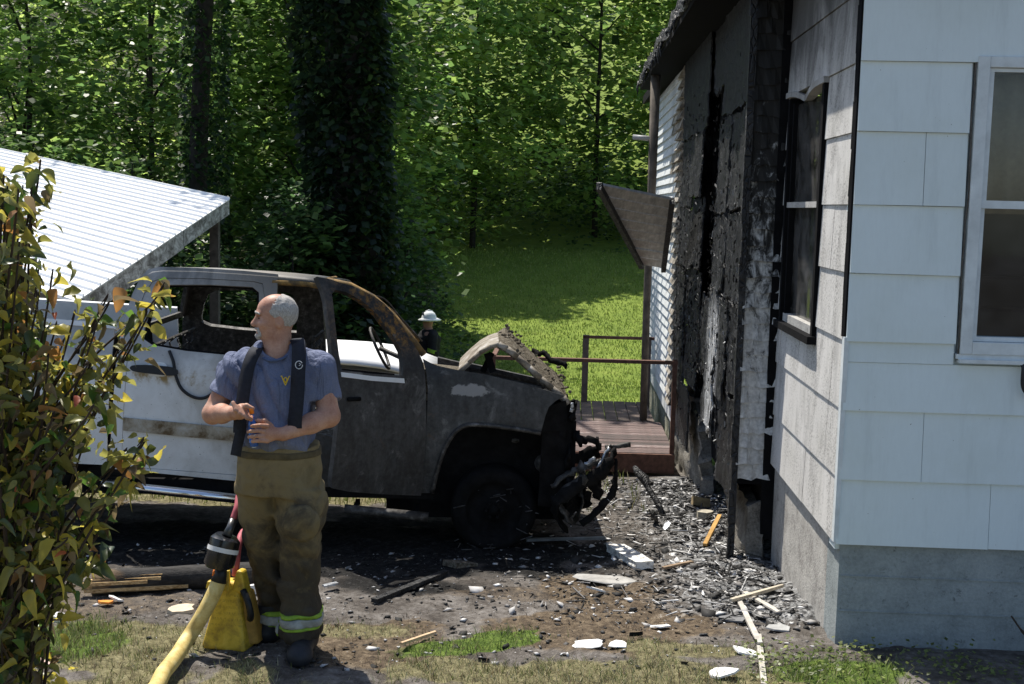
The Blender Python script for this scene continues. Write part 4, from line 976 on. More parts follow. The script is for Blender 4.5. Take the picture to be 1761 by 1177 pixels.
# --- burnt front end: hanging bumper strips and torn grille
def fe(px, py, v): r = ray(px, py); q = TQ+TV*v; return CAMP+r*((q-CAMP).dot(TV)/r.dot(TV))
m_brt = simple('melted_aluminium', (.5, .52, .55), .35, .5, 14, .5, .7, .4)
bp = ribbon('bumper', [fe(1056, 778, .1), fe(1047, 800, .0), fe(1022, 822, -.08), fe(990, 838, -.12), fe(962, 858, -.12), fe(948, 884, -.1)], .09, .02, m_dk, None, .012, .5)
tag(bp, 'front bumper torn loose and hanging to the ground')
ribbon('bumper_strip', [fe(1050, 768, .2), fe(1030, 795, .1), fe(1005, 802, .0), fe(975, 817, .0), fe(948, 836, .0)], .045, .015, m_bst, bp, .012, .8)
ribbon('bumper_strip', [fe(1022, 790, .02), fe(1012, 797, .0), fe(1000, 803, -.02)], .03, .015, m_brt, bp, .008, .4)
ribbon('bumper_strip', [fe(1048, 770, .1), fe(1036, 790, .08), fe(1024, 812, .06)], .022, .012, m_brt, bp, .006)
ribbon('bumper_skin', [fe(1060, 788, .1), fe(1057, 830, .05), fe(1046, 858, .0), fe(1027, 878, -.05), fe(1000, 903, -.05)], .05, .02, m_dk, bp, .012, .6)
ribbon('bumper_skin', [fe(1046, 860, -.02), fe(1037, 870, -.02), fe(1027, 879, -.02)], .022, .015, m_brt, bp, .004)
for k in range(16):
    x0, y0 = random.uniform(955, 1035), random.uniform(800, 870); v0 = random.uniform(-.05, .35)
    ribbon('bumper_shred', [fe(x0, y0, v0), fe(x0+random.uniform(-25, 25), y0+random.uniform(5, 25), v0+random.uniform(-.1, .1)), fe(x0+random.uniform(-35, 25), y0+random.uniform(20, 55), v0)], random.uniform(.03, .09), .012, m_dk if k % 4 else m_bst, bp, .012, random.uniform(0, 1.5))
ribbon('bumper_arm', [fe(1040, 770, .3), fe(1060, 768, .3), fe(1084, 765, .3)], .03, .03, m_bst, bp, .004)
part('grille_shell', lambda b: [hexa(b, [fe(935, 700, .05), fe(982, 690, .12), tw(.5, TW-.2, .75), tw(.4, TW-.2, .75), fe(925, 870, .05), fe(985, 880, .12), tw(.5, TW-.2, .15), tw(.3, TW-.2, .15)])], m_dk, truck)
for P_, w in (([(985, 690), (990, 705), (983, 722)], .05), ([(984, 752), (1000, 756), (1028, 760), (1028, 772)], .05), ([(960, 735), (985, 745), (1000, 760)], .07), ([(985, 700), (978, 740), (982, 790)], .08), ([(965, 690), (972, 730), (955, 800)], .1), ([(975, 800), (1000, 785), (1030, 775)], .1)):
    ribbon('torn_strip', [fe(x, y, random.uniform(0, .25)) for x, y in P_], w, .02, m_dk, truck, .015)
ribbon('torn_strip', [fe(983, 694, .05), fe(984, 702, .05), fe(982, 708, .05)], .02, .02, m_brt, truck, .004)
# headlight pocket
part('headlight_pocket', lambda b: hexa(b, [fe(931, 744, .03), fe(978, 740, .1), fe(978, 740, .3), fe(931, 744, .3), fe(943, 700, .03), fe(974, 688, .08), fe(974, 688, .3), fe(943, 700, .3)]), m_dk, truck)
# --- running boards
for a, b in (((186, 825), (430, 852)), ((596, 868), (738, 882))):
    p0, p1 = TS.w(*TS.uz(*a), -.13), TS.w(*TS.uz(*b), -.13)
    r = link('running_board', tubem('rb', [p0, p0.lerp(p1, .5), p1], .042, 14, True, .8), m_chr if a[0] < 300 else m_bst, truck)
    for f in (.12, .85): part('step_bracket', lambda q: beam(q, p0.lerp(p1, f), p0.lerp(p1, f)+TV*.25, .03, .04), m_dk, r)
part('rocker', lambda b: boxw(b, tw(0, 0, 0), TU, TV, UP, -2.9, -.45, .06, .16, .2, .31), m_dk, truck)
for v in (.45, TW-.54): part('frame_rail', lambda b: boxw(b, tw(0, 0, 0), TU, TV, UP, -5.2, .45, v, v+.09, .24, .38), m_dk, truck)
# --- wheels
def wheel(u, v, side, tyre, zc):
    bm = bmesh.new(); c = tw(u, v, zc); S = 32; d = TV*side     # d: outward
    def ring(r, o): return [bm.verts.new(c+d*o+(TU*cos(2*pi*k/S)+UP*sin(2*pi*k/S))*r) for k in range(S)]
    prof = [(.02, .04), (.07, .045), (.075, .02), (.15, .0), (.2, .02), (.225, .06), (.235, .065), (.225, .03), (.2, -.03), (.19, -.12), (.235, -.14), (.235, -.15), (.1, -.15)]
    R_ = [ring(*q) for q in prof]
    for a, b in zip(R_, R_[1:]):
        for k in range(S): bm.faces.new((a[k], a[(k+1) % S], b[(k+1) % S], b[k]))
    bm.faces.new(R_[0]); bmesh.ops.recalc_face_normals(bm, faces=bm.faces)
    rim = link('wheel', bmmesh('wheel', bm, True), m_bst if tyre else m_dk, truck)
    bm = bmesh.new()
    for k in range(6):
        a = 2*pi*k/6; e = c+d*.05+(TU*cos(a)+UP*sin(a))*.055; tube(bm, [e, e+d*.025], .012, 6)
    for k in range(6 if tyre else 0):
        a = 2*pi*(k+.5)/6; q = TU*cos(a)+UP*sin(a); beam(bm, c+d*.03+q*.06, c+d*.045+q*.21, .035, .02, d)
    link('spoke', bmmesh('lugs', bm), m_dk if not tyre else m_bst, rim)
    if True:
        bm = bmesh.new(); P2 = [(.235, .06), (.3, .1), (.36, .1), (.385, .06), (.385, -.14), (.36, -.18), (.235, -.15)] if tyre else [(.2, .05), (.25, .08), (.29, .07), (.31, .02), (.31, -.1), (.29, -.14), (.2, -.14)]
        R2 = [ring2 for ring2 in [[bm.verts.new(c+d*o+(TU*cos(2*pi*k/S)+UP*sin(2*pi*k/S))*r) for k in range(S)] for r, o in P2]]
        for a, b in zip(R2, R2[1:]):
            for k in range(S): bm.faces.new((a[k], a[(k+1) % S], b[(k+1) % S], b[k]))
        link('tyre', bmmesh('tyre', bm, True), m_pl if tyre else m_dk, rim)
zg = Zs(TQ.x, TQ.y)
wz = TS.uz(850, 885)[1]
wheel(-.02, .2, -1, False, max(wz, zg+.27)); wheel(-.02, TW-.1, 1, False, zg+.27)
wheel(-3.75, .1, -1, True, .2); wheel(-3.75, TW-.1, 1, True, .15)
link('axle', tubem('ax', [tw(-.02, .15, .1), tw(-.02, TW-.15, .1)], .045, 8), m_dk, truck)
link('axle', tubem('ax', [tw(-3.75, .15, .2), tw(-3.75, TW-.15, .18)], .06, 8), m_dk, truck)
# steel belt remains of the burnt tyre round the rim
bm = bmesh.new()
for k in range(30):
    a = random.uniform(0, 2*pi); r = random.uniform(.22, .3); p = tw(-.02+r*cos(a), .04+random.uniform(-.04, .14), max(zg+.02, zg+.2+r*sin(a)*.8)); tube(bm, [p, p+Vector((random.uniform(-.1, .1), random.uniform(-.05, .05), random.uniform(-.03, .03)))], .004, 4)
oo = link('tyre_wire', bmmesh('tw', bm), m_bst, truck); oo['kind'] = 'stuff'

# ================================================================== WHITE TRAILER BEHIND THE TRUCK
tb = Vector((-1.85, 12.6, Zs(-1.85, 12.6)))
trl = thing('utility_trailer', 'low white trailer with a rounded lid seen through the truck window', 'trailer', tb)
V = []; F = []; n = 14; zt0 = .74
for i in range(9):
    x = tb.x-1.0+2.1*i/8
    for k in range(n+1):
        f = k/n; V.append((x, tb.y-.75+1.5*f, zt0-.04*(i/8)*1.2+.1*(1-(2*f-1)**2)**.5-.12*(abs(i/8-.45)*2)**3.0))
for i in range(8):
    for k in range(n): a = i*(n+1)+k; F.append((a, a+n+1, a+n+2, a+1))
lid = link('lid', npmesh('lid', np.array(V), np.array(F), smooth=True), m_wht, trl); solid(lid, .03)
bd = part('body', lambda b: box(b, tb.x-.98, tb.x+1.08, tb.y-.73, tb.y+.73, tb.z+.35, .60), m_wht, trl); bevel(bd, .03)
for s in (-1, 1):
    link('wheel', tubem('tw', [(tb.x, tb.y+s*.75, tb.z+.27), (tb.x, tb.y+s*.92, tb.z+.27)], .27, 20), m_pl, trl)
link('drawbar', tubem('db', [(tb.x+1.0, tb.y, tb.z+.4), (tb.x+1.9, tb.y, tb.z+.35), (tb.x+2.0, tb.y, tb.z+.02)], .035, 8), m_bst, trl)
# ================================================================== SHED WITH RIBBED METAL ROOF
sA, sB = at(387, 341, 17.0), at(118, 517, 11.5)
rd_ = Vector((-1.371, 1.03, .217)).normalized()
shed = thing('open_shed', 'open shed with ribbed white metal roof and peeling eave board', 'shed', (sB.x, sB.y, Zs(sB.x, sB.y)))
m_met = Mt('white_sheet_metal', .38, .5); n = m_met.noise(3, 5, .6, m_met.obj()); m_met.col(m_met.ramp(n, [(.3, (.76, .77, .78)), (.7, (.86, .86, .86))])); m_met = m_met.m
m_peel = Mt('peeling_white_board', .85, .2); n = m_peel.noise(9, 7, .75, m_peel.map(m_peel.obj(), (1, .5, 1)), .6); m_peel.col(m_peel.ramp(n, [(.4, (.16, .15, .135)), (.52, (.42, .41, .39)), (.62, (.68, .68, .66))])); m_peel = m_peel.m
m_grw = simple('grey_timber', (.12, .105, .09), .9, .4, 12)
ev = (sA-sB); eL = ev.length; eu = ev.normalized(); rn = eu.cross(rd_).normalized()
if rn.z < 0: rn = -rn
RL = 9.0
rf = part('roof_sheet', lambda b: hexa(b, [sB+rn*-.012-rd_*.1, sA-rn*.012-rd_*.1, sA+rd_*RL-rn*.012, sB+rd_*RL-rn*.012, sB-rd_*.1, sA-rd_*.1, sA+rd_*RL, sB+rd_*RL]), m_met, shed)
NR = 25
for i in range(NR+1):
    p = sB+eu*(eL*i/NR)
    bm = bmesh.new(); w = .014; h = .026
    q = []
    for e in (p-rd_*.1, p+rd_*RL):
        q.append([bm.verts.new(e+eu*a+rn*c) for a, c in ((-w, .0005), (-w*.6, h), (w*.6, h), (w, .0005))])
    for k in range(3): bm.faces.new((q[0][k], q[0][k+1], q[1][k+1], q[1][k]))
    bm.faces.new(q[0]); bm.faces.new(q[1][::-1]); bmesh.ops.recalc_face_normals(bm, faces=bm.faces)
    link('roof_rib', bmmesh('rib', bm), m_met, rf)
part('eave_board', lambda b: boxw(b, sB-rd_*.06, eu, -rd_, rn, -.02, eL*.62, -.02, .02, -.24, -.016), m_peel, shed)
part('eave_board', lambda b: boxw(b, sB-rd_*.06, eu, -rd_, rn, eL*.625, eL+.02, -.02, .018, -.22, -.016), m_peel, shed)
for i in range(6):
    part('rafter', lambda b: boxw(b, sB+eu*(eL*(i+.1)/5.3), eu, rd_, rn, 0, .05, .0, RL, -.18, -.02), m_grw, shed)
for f, g in ((.02, .15), (.5, .15), (.97, .15), (.02, 8.0), (.97, 8.0)):
    p = sB+eu*eL*f+rd_*g; zg_ = Zs(p.x, p.y)-.1
    part('post', lambda b: box(b, p.x-.06, p.x+.06, p.y-.06, p.y+.06, zg_, p.z-.19), m_grw, shed)
for i in range(12):
    p = sB+rd_*(.8+i*.62); q = p+eu*.2
    part('wall_board', lambda b: boxw(b, Vector((q.x, q.y, 0)), Vector((rd_.x, rd_.y, 0)).normalized(), eu, UP, 0, .58, -.02, .0, Zs(q.x, q.y)-.1, q.z-.2), m_grw, shed)

# ================================================================== WOODS
def leaf_mat(name, trans=.5, rough=.42):
    m = Mt(name, rough, .45); t = m.attr('tint', True); m.col(t)
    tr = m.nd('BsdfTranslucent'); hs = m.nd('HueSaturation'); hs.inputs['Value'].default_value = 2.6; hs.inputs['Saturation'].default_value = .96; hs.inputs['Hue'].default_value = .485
    m.pl(hs.inputs['Color'], t); m.t.links.new(hs.outputs[0], tr.inputs[0])
    mx = m.nd('MixShader'); mx.inputs[0].default_value = trans
    m.t.links.new(m.p.outputs[0], mx.inputs[1]); m.t.links.new(tr.outputs[0], mx.inputs[2]); m.t.links.new(mx.outputs[0], m.out.inputs[0]); return m.m
m_leaf = leaf_mat('tree_leaves')
def leafquads(C, size, tint, droop=.35, rng=RNG):
    """kite-shaped leaves at points C"""
    n = len(C); a = rng.random(n)*2*pi
    d = np.c_[np.cos(a), np.sin(a), -droop+.7*(rng.random(n)-.5)]; d /= np.linalg.norm(d, axis=1)[:, None]
    r = rng.normal(size=(n, 3)); r[:, 2] *= .35; s = np.cross(d, np.c_[np.zeros((n, 2)), np.ones(n)])+r*.55; s -= (s*d).sum(1)[:, None]*d; s /= np.linalg.norm(s, axis=1)[:, None]+1e-6
    nn = np.cross(d, s); L = (size*(rng.random(n)*.7+.65))[:, None]
    v0 = C; v1 = C+d*L*.5+s*L*.42-nn*L*.06; v2 = C+d*L; v3 = C+d*L*.45-s*L*.42-nn*L*.06
    V = np.stack([v0, v1, v2, v3], 1).reshape(-1, 3); F = np.arange(n*4).reshape(n, 4)
    return V, F, np.repeat(tint, 4, 0)
def crown(name, cx, cy, z0, z1, rx, ry, nclump, per, size, cols, mat, parent=None, hollow=.45, shape=1.0, clr=.32):
    c = RNG.normal(size=(nclump, 3)); c /= np.linalg.norm(c, axis=1)[:, None]; rad = hollow+(1-hollow)*RNG.random(nclump)**.6
    c *= rad[:, None]; zc, rz = (z0+z1)/2, (z1-z0)/2
    taper = 1-.35*shape*np.clip(c[:, 2], -1, 1)
    C = np.c_[cx+c[:, 0]*rx*taper, cy+c[:, 1]*ry*taper, zc+c[:, 2]*rz]
    C[:, 0] += (fbm(C[:, 1]*.8, C[:, 2]*.8, 1.)-.5)*rx*.8; C[:, 2] += (fbm(C[:, 0]*.7, C[:, 1]*.7, 4.)-.5)*1.6
    ct = tints(nclump, cols, .45)
    k = np.repeat(np.arange(nclump), per); g = RNG.normal(size=(len(k), 3))*np.array([clr, clr, clr*.5]); g[:, 2] -= .25*(g[:, 0]**2+g[:, 1]**2)/clr
    V, F, T = leafquads(C[k]+g, size, np.clip(ct[k]*(1+(RNG.random((len(k), 1))-.5)*.5), 0, 1))
    ok = np.repeat(V.reshape(-1, 4, 3)[:, 0, 2] > Z(V[0::4, 0], V[0::4, 1])+.05, 4)
    V, T = V[ok], T[ok]; F = np.arange(len(V)).reshape(-1, 4)
    return npmesh(name, V, F, dict(tint=T)), C
m_bark = simple('tree_bark', (.03, .026, .022), .95, .5, 10, bump=.6)
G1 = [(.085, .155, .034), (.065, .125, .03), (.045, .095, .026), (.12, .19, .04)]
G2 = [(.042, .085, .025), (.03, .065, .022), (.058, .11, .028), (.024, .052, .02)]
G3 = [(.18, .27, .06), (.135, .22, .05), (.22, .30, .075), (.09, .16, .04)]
def tree(name, label, x, y, h, rx, zb, ncl, per, size, cols, group=None, tr=.16, clr=.32, lean=0.0):
    g = Zs(x, y); t = thing(name, label, 'tree', (x, y, g), group)
    me, C = crown('crown', x+lean*h*.6, y, g+zb, g+h, rx, rx*.9, ncl, per, size, cols, m_leaf, clr=clr)
    link('crown', me, m_leaf, t)
    bm = bmesh.new(); pts = [(x, y, g-.2), (x+lean*h*.15+random.uniform(-.1, .1), y, g+h*.25), (x+lean*h*.4+random.uniform(-.2, .2), y+random.uniform(-.2, .2), g+h*.55), (x+lean*h*.6, y, g+h*.88)]
    tube(bm, spline(pts, 4), list(np.linspace(tr*1.25, tr*.25, 13)), 9)
    for i in random.sample(range(len(C)), min(9, len(C))):
        q = Vector(C[i]); f = min(.85, max(.18, (q.z-g)/h*.75)); p = Vector((x+lean*h*f*.6, y, g+h*f)); mid = p.lerp(q, .5)+Vector((0, 0, .25))
        tube(bm, [p, mid, q], [tr*.4, tr*.25, tr*.08], 6)
    link('trunk', bmmesh('trunk', bm, True), m_bark, t); return t
# ivy-clad big trunk in the middle of the view
gi = Zs(-2.85, 21.3)
ivy = thing('ivy_clad_tree', 'huge dark ivy-clad tree trunk rising behind the truck cab', 'tree', (-2.85, 21.3, gi))
bm = bmesh.new(); tube(bm, spline([(-2.75, 21.3, gi-.3), (-2.78, 21.3, gi+3), (-2.95, 21.3, gi+7), (-3.1, 21.4, gi+12)], 6), list(np.linspace(.55, .3, 19)), 14)
for k in range(9):
    a = k*.7; z0 = gi+9+k*.35; p = Vector((-3.05, 21.35, z0)); tube(bm, [p, p+Vector((cos(a)*1.4, sin(a)*1.4, 1.0)), p+Vector((cos(a)*2.6, sin(a)*2.6, 1.5))], [.14, .09, .03], 7)
link('trunk', bmmesh('trunk', bm, True), m_bark, ivy)
n = 15000; zz = RNG.uniform(gi, gi+11, n); a = RNG.uniform(0, 2*pi, n); rr = .3+.75*fbm(np.cos(a)*1.5+3, np.sin(a)*1.5+zz*.9)*fbm(np.cos(a)+zz*.35, np.sin(a)+9)*1.6+RNG.random(n)*.22; cx = np.interp(zz, [gi, gi+7, gi+12], [-2.75, -2.95, -3.1])
V, F, T = leafquads(np.c_[cx+np.cos(a)*rr, 21.3+np.sin(a)*rr, zz], .15, tints(n, [(.014, .03, .011), (.009, .021, .009), (.024, .045, .014)], .4), .8)
link('ivy', npmesh('ivy', V, F, dict(tint=T)), m_leaf, ivy)
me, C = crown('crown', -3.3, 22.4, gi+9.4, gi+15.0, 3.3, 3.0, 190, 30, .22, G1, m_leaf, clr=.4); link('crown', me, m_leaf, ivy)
gj = Zs(-6.0, 24.0)
iv2 = thing('ivy_clad_tree', 'slimmer dark ivy-clad trunk above the right end of the shed roof', 'tree', (-6.1, 24, gj))
link('trunk', tubem('trunk', spline([(-6.0, 24, gj-.3), (-6.2, 24, gj+4), (-6.0, 24, gj+9), (-6.1, 24, gj+13)], 5), list(np.linspace(.22, .12, 16)), 12), m_bark, iv2)
n = 4200; zz = RNG.uniform(gj, gj+10, n); a = RNG.uniform(0, 2*pi, n); rr = .12+.42*fbm(a*2, zz*.6)+RNG.random(n)*.15
V, F, T = leafquads(np.c_[-6.08+np.cos(a)*rr, 24+np.sin(a)*rr, zz], .12, tints(n, [(.02, .045, .014), (.014, .035, .012), (.035, .065, .018)], .4), .8)
link('ivy', npmesh('ivy', V, F, dict(tint=T)), m_leaf, iv2)
me, C = crown('crown', -6.1, 24, gj+9, gj+14, 2.8, 2.6, 110, 28, .2, G1, m_leaf); link('crown', me, m_leaf, iv2)
# sunlit maples beyond the lawn
for i, (x, y, h, rx, lb) in enumerate(((-5.0, 33.5, 12.5, 3.2, 'leafy maple just right of the ivy-clad trunk'), (-1.6, 46.5, 14, 3.8, 'bright leafy maple at the far edge of the lawn'), (3.2, 49, 15, 4.4, 'large sunlit maple behind the burnt eave corner'), (8.5, 50, 15, 4.4, 'sunlit maple mostly hidden behind the house roof'), (-4.5, 44, 15, 4.2, 'tall maple rising behind the lawn edge maples'))):
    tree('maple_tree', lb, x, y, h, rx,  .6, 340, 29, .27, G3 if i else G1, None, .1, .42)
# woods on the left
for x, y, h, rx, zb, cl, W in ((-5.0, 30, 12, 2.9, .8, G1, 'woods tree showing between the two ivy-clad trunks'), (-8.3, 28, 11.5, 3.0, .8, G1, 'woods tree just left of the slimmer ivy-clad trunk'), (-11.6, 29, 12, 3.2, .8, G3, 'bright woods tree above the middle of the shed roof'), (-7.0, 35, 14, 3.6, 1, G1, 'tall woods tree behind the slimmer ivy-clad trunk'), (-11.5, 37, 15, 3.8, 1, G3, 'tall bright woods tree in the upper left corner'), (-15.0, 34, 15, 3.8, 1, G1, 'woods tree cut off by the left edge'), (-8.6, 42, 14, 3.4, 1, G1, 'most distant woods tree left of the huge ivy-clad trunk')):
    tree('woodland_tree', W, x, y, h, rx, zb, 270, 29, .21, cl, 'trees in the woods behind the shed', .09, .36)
U = 'leafy understory shrub at the dark wood edge'
for x, y, h, rx, cl in ((-4.6, 25.5, 4.6, 1.7, G2), (-7.3, 22.5, 4.6, 1.7, G1), (-9.4, 22, 5.0, 1.8, G2), (-11.3, 24, 5.5, 2, G1), (-3.3, 28, 5, 1.6, G2), (-3.2, 31.5, 3.4, 1.4, G2), (-5.6, 20.5, 3.3, 1.3, G2), (-3.6, 20.4, 3.6, 1.0, G2), (-8.2, 25.5, 6.5, 2, G1), (-12.8, 22, 5.5, 1.9, G2)):
    g = Zs(x, y); t = thing('shrub', U, 'shrub', (x, y, g), 'understory shrubs at the wood edge')
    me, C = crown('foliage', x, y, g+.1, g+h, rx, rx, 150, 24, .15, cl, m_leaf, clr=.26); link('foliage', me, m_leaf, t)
    bm = bmesh.new()
    for k in range(5): q = Vector(C[random.randrange(len(C))]); tube(bm, [(x+random.uniform(-.15, .15), y, g-.1), ((x+q.x)/2, (y+q.y)/2, g+(q.z-g)*.6), q], [.05, .035, .01], 6)
    link('stem', bmmesh('stem', bm, True), m_bark, t)
gg = Zs(-1.35, 26.5); t = thing('shrub', 'low leafy bush beside the white-helmeted firefighter', 'shrub', (-1.6, 25.8, Zs(-1.6, 25.8)))
me, C = crown('foliage', -1.75, 26.2, gg-.1, gg+2.1, 1.0, .9, 60, 26, .12, G2+G1, m_leaf, clr=.22); link('foliage', me, m_leaf, t)
# far wooded slope, one mass
n = 700; cx = RNG.uniform(-34, 26, n); cy = RNG.uniform(50, 62, n); cz = Z(cx, cy)+RNG.uniform(0, 16, n)
k = np.repeat(np.arange(n), 42); g = RNG.normal(size=(len(k), 3))*np.array([1.0, .8, .6])
V, F, T = leafquads(np.c_[cx, cy, cz][k]+g, .5, tints(n, G1+G2, .3)[k])
tag(link('far_woods', npmesh('far_woods', V, F, dict(tint=T)), m_leaf, loc=(0, 0, 0)), 'far wooded slope closing off the view behind all trees', 'woods', kind='stuff')
# dark undergrowth along the foot of the woods
n = 420; cx = RNG.uniform(-16, -2.6, n); cy = RNG.uniform(21.5, 31, n)+np.clip(cx+3, 0, 3)*2.5; cz = Z(cx, cy)+RNG.uniform(.1, 1.5, n)
n2_ = 160; cx = np.r_[cx, RNG.uniform(-5, 7, n2_)]; cy = np.r_[cy, RNG.uniform(46.5, 52, n2_)]; cz = np.r_[cz, Z(cx[-n2_:], cy[-n2_:])+RNG.uniform(.1, 2.4, n2_)]; n = len(cx)
k = np.repeat(np.arange(n), 34); g = RNG.normal(size=(len(k), 3))*np.array([.4, .35, .28])
V, F, T = leafquads(np.c_[cx, cy, cz][k]+g, .17, tints(n, G2, .35)[k])
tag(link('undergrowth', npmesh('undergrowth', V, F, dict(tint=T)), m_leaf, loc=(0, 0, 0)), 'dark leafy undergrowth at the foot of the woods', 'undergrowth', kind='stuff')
# ================================================================== FIREFIGHTER IN THE FOREGROUND
MY = 6.0
def a3(px, py, dy=0.0): return np.array(at(px, py, MY+dy)[:])
man = thing('person', 'grey-haired firefighter in blue T-shirt, suspenders and tan turnout trousers holding a bottle', 'person', (-1.13, 6.02, 0))
m_skin = Mt('skin', .5, .35); P = m_skin.obj(); n = m_skin.noise(14, 5, .6, P); f = m_skin.noise(120, 3, .6, P)
m_skin.col(m_skin.ramp(m_skin.ma('ADD', m_skin.ma('MULTIPLY', n, .75), m_skin.ma('MULTIPLY', f, .25)), [(.32, (.33, .15, .095)), (.5, (.47, .25, .17)), (.68, (.58, .35, .25))]))
m_skin.set('Subsurface Weight', .12); m_skin.p.inputs['Subsurface Radius'].default_value = (.01, .004, .002); m_skin.bump(f, .25, .003); m_skin = m_skin.m
m_shirt = Mt('blue_tshirt', .9, .15); P = m_shirt.obj(); f = m_shirt.noise(160, 3, .7, P); n = m_shirt.noise(7, 4, .6, P)
m_shirt.col(m_shirt.ramp(m_shirt.ma('ADD', m_shirt.ma('MULTIPLY', f, .5), m_shirt.ma('MULTIPLY', n, .5)), [(.3, (.11, .128, .20)), (.7, (.20, .222, .315))])); m_shirt.bump(m_shirt.ma('ADD', m_shirt.ma('MULTIPLY', f, .06), m_shirt.noise(9, 3, .5, m_shirt.map(P, (1.6, 1.2, .55)), 1.5)), .9, .035); m_shirt = m_shirt.m
m_pant = Mt('turnout_canvas', .9, .15); P = m_pant.pos(); z_ = m_pant.sep(P)[2]; n = m_pant.noise(7, 6, .7, P, .5); f = m_pant.noise(140, 3, .6, P)
grime = m_pant.step(m_pant.ma('ADD', n, m_pant.ma('MULTIPLY', m_pant.ma('SUBTRACT', .7, z_), .45)), .34, .66)
m_pant.col(m_pant.mix(grime, m_pant.ramp(n, [(.3, (.16, .125, .065)), (.7, (.32, .255, .14))]), m_pant.ramp(n, [(.3, (.03, .025, .02)), (.7, (.085, .07, .048))]))); m_pant.bump(m_pant.ma('ADD', f, n), .35, .008); m_pant = m_pant.m
m_susp = simple('black_webbing', (.018, .02, .028), .8, .3, 60)
m_hair = Mt('white_hair', .7, .3); f = m_hair.noise(160, 3, .7, m_hair.map(m_hair.obj(), (1, 1, .5))); m_hair.col(m_hair.ramp(f, [(.3, (.26, .235, .21)), (.7, (.56, .53, .49))])); m_hair.bump(f, .6, .004); m_hair = m_hair.m
m_boot = simple('black_rubber_boot', (.02, .022, .028), .55, .4, 14)

# --- body: head turned to the image left, one continuous surface
H = .005
B = SDF((-1.62, 5.62, -.02), (-.78, 6.36, 1.86), H)
hc = a3(472, 545, .0)                              # head centre
ya = radians(16); fx = np.array([-cos(ya), -sin(ya), -.03]); fx /= np.linalg.norm(fx); sx = np.array([sin(ya), -cos(ya), 0]); ux = np.cross(sx, fx); ux = ux if ux[2] > 0 else -ux
HR = np.stack([fx, sx, ux])                        # forward, towards-camera side, up
HSC = .93
def hs(r): return tuple(HSC*q for q in r)
def hp(f_, s_, u_): return hc + (fx*f_ + sx*s_ + ux*u_)*HSC
B.ell(hp(-.012, 0, .032), hs((.103, .078, .088)), .02, rot=HR)      # cranium
B.ell(hp(-.045, 0, .02), hs((.075, .076, .08)), .02, rot=HR)        # back of skull
B.ell(hp(.025, 0, -.03), hs((.072, .062, .082)), .025, rot=HR)      # face
B.ell(hp(.03, 0, -.085), hs((.055, .05, .035)), .025, rot=HR)       # jaw
B.ell(hp(.072, 0, -.098), hs((.024, .026, .02)), .02, rot=HR)       # chin
B.ell(hp(.078, 0, .022), hs((.016, .048, .011)), .014, rot=HR)      # brow
for s_ in (-1, 1):
    B.ell(hp(.082, s_*.031, -.002), hs((.022, .02, .014)), .012, -1, HR)   # eye socket
    B.ell(hp(.072, s_*.031, -.003), hs((.013, .014, .011)), .004, 1, HR)   # eyeball under the lid
    B.ell(hp(.06, s_*.042, -.035), hs((.022, .018, .016)), .02, 1, HR)     # cheek
    B.ell(hp(-.018, s_*.076, -.02), hs((.02, .009, .033)), .006, 1, HR)    # ear
    B.ell(hp(-.012, s_*.084, -.018), hs((.009, .005, .018)), .004, -1, HR)
B.cone(hp(.088, 0, .004), hp(.112, 0, -.034), .009, .013, .01); B.ell(hp(.105, 0, -.038), hs((.014, .019, .011)), .008, 1, HR)
B.ell(hp(.092, 0, -.064), hs((.01, .024, .007)), .008, 1, HR); B.ell(hp(.089, 0, -.079), hs((.009, .021, .007)), .008, 1, HR)
B.ell(hp(.1, 0, -.0715), hs((.012, .022, .0025)), .004, -1, HR)      # mouth line
B.cone(hp(-.025, 0, -.05), a3(478, 612, .02), .058, .066, .03); B.cone(hp(.0, 0, -.08), a3(474, 612, -.01), .045, .06, .03)   # neck
B.cone(a3(478, 614, .02), a3(425, 634, .01), .055, .045, .03); B.cone(a3(478, 614, .02), a3(532, 632, .01), .055, .045, .03)
B.loft([(a3(478, y)[2], a3(478, y)[0], MY+.0, rx, ry) for y, rx, ry in ((622, .10, .06), (650, .13, .075), (700, .14, .09), (760, .14, .1), (840, .15, .1))], .03)
for xs, d_, x2, d2_ in ((447, .01, 464, .12), (517, -.01, 520, -.03)): B.cone(a3(xs, 840, d_), a3(x2, 1080, d2_), .06, .03, .03)
# his right arm (image left)
sR, eR, wR = a3(404, 636, .02), a3(366, 712, -.02), a3(402, 711, -.235)
B.cone(sR, eR, .058, .05, .03); B.cone(eR, eR*.55+wR*.45, .05, .047, .02); B.cone(eR*.55+wR*.45, wR, .047, .031, .02)
# his left arm (image right)
sL, eL_, wL = a3(551, 634, .02), a3(566, 716, -.045), a3(487, 747, -.20)
B.cone(sL, eL_, .06, .052, .03); B.cone(eL_, eL_*.6+wL*.4, .053, .049, .02); B.cone(eL_*.6+wL*.4, wL, .049, .032, .02)
# right hand: fist round the orange cap, knuckles to the camera
pR = a3(413, 709, -.265); B.cone(wR, pR, .03, .034, .012); B.ell(pR, (.034, .022, .034), .012)
for i, (px, py) in enumerate(((404, 699), (411, 704), (418, 708), (424, 712))):
    py += 1
    k0 = a3(px-3, py-7+i*1.2, -.285); k1 = a3(px+1, py+6, -.305); k2 = a3(px+8, py+9, -.285); k3 = a3(px+9, py+4, -.262)
    B.chain([k0, k1, k2, k3], [.0105, .0105, .0095, .0085], .004)
B.chain([a3(414, 699, -.25), a3(424, 698, -.285), a3(435, 703, -.29)], [.014, .012, .0095], .006)
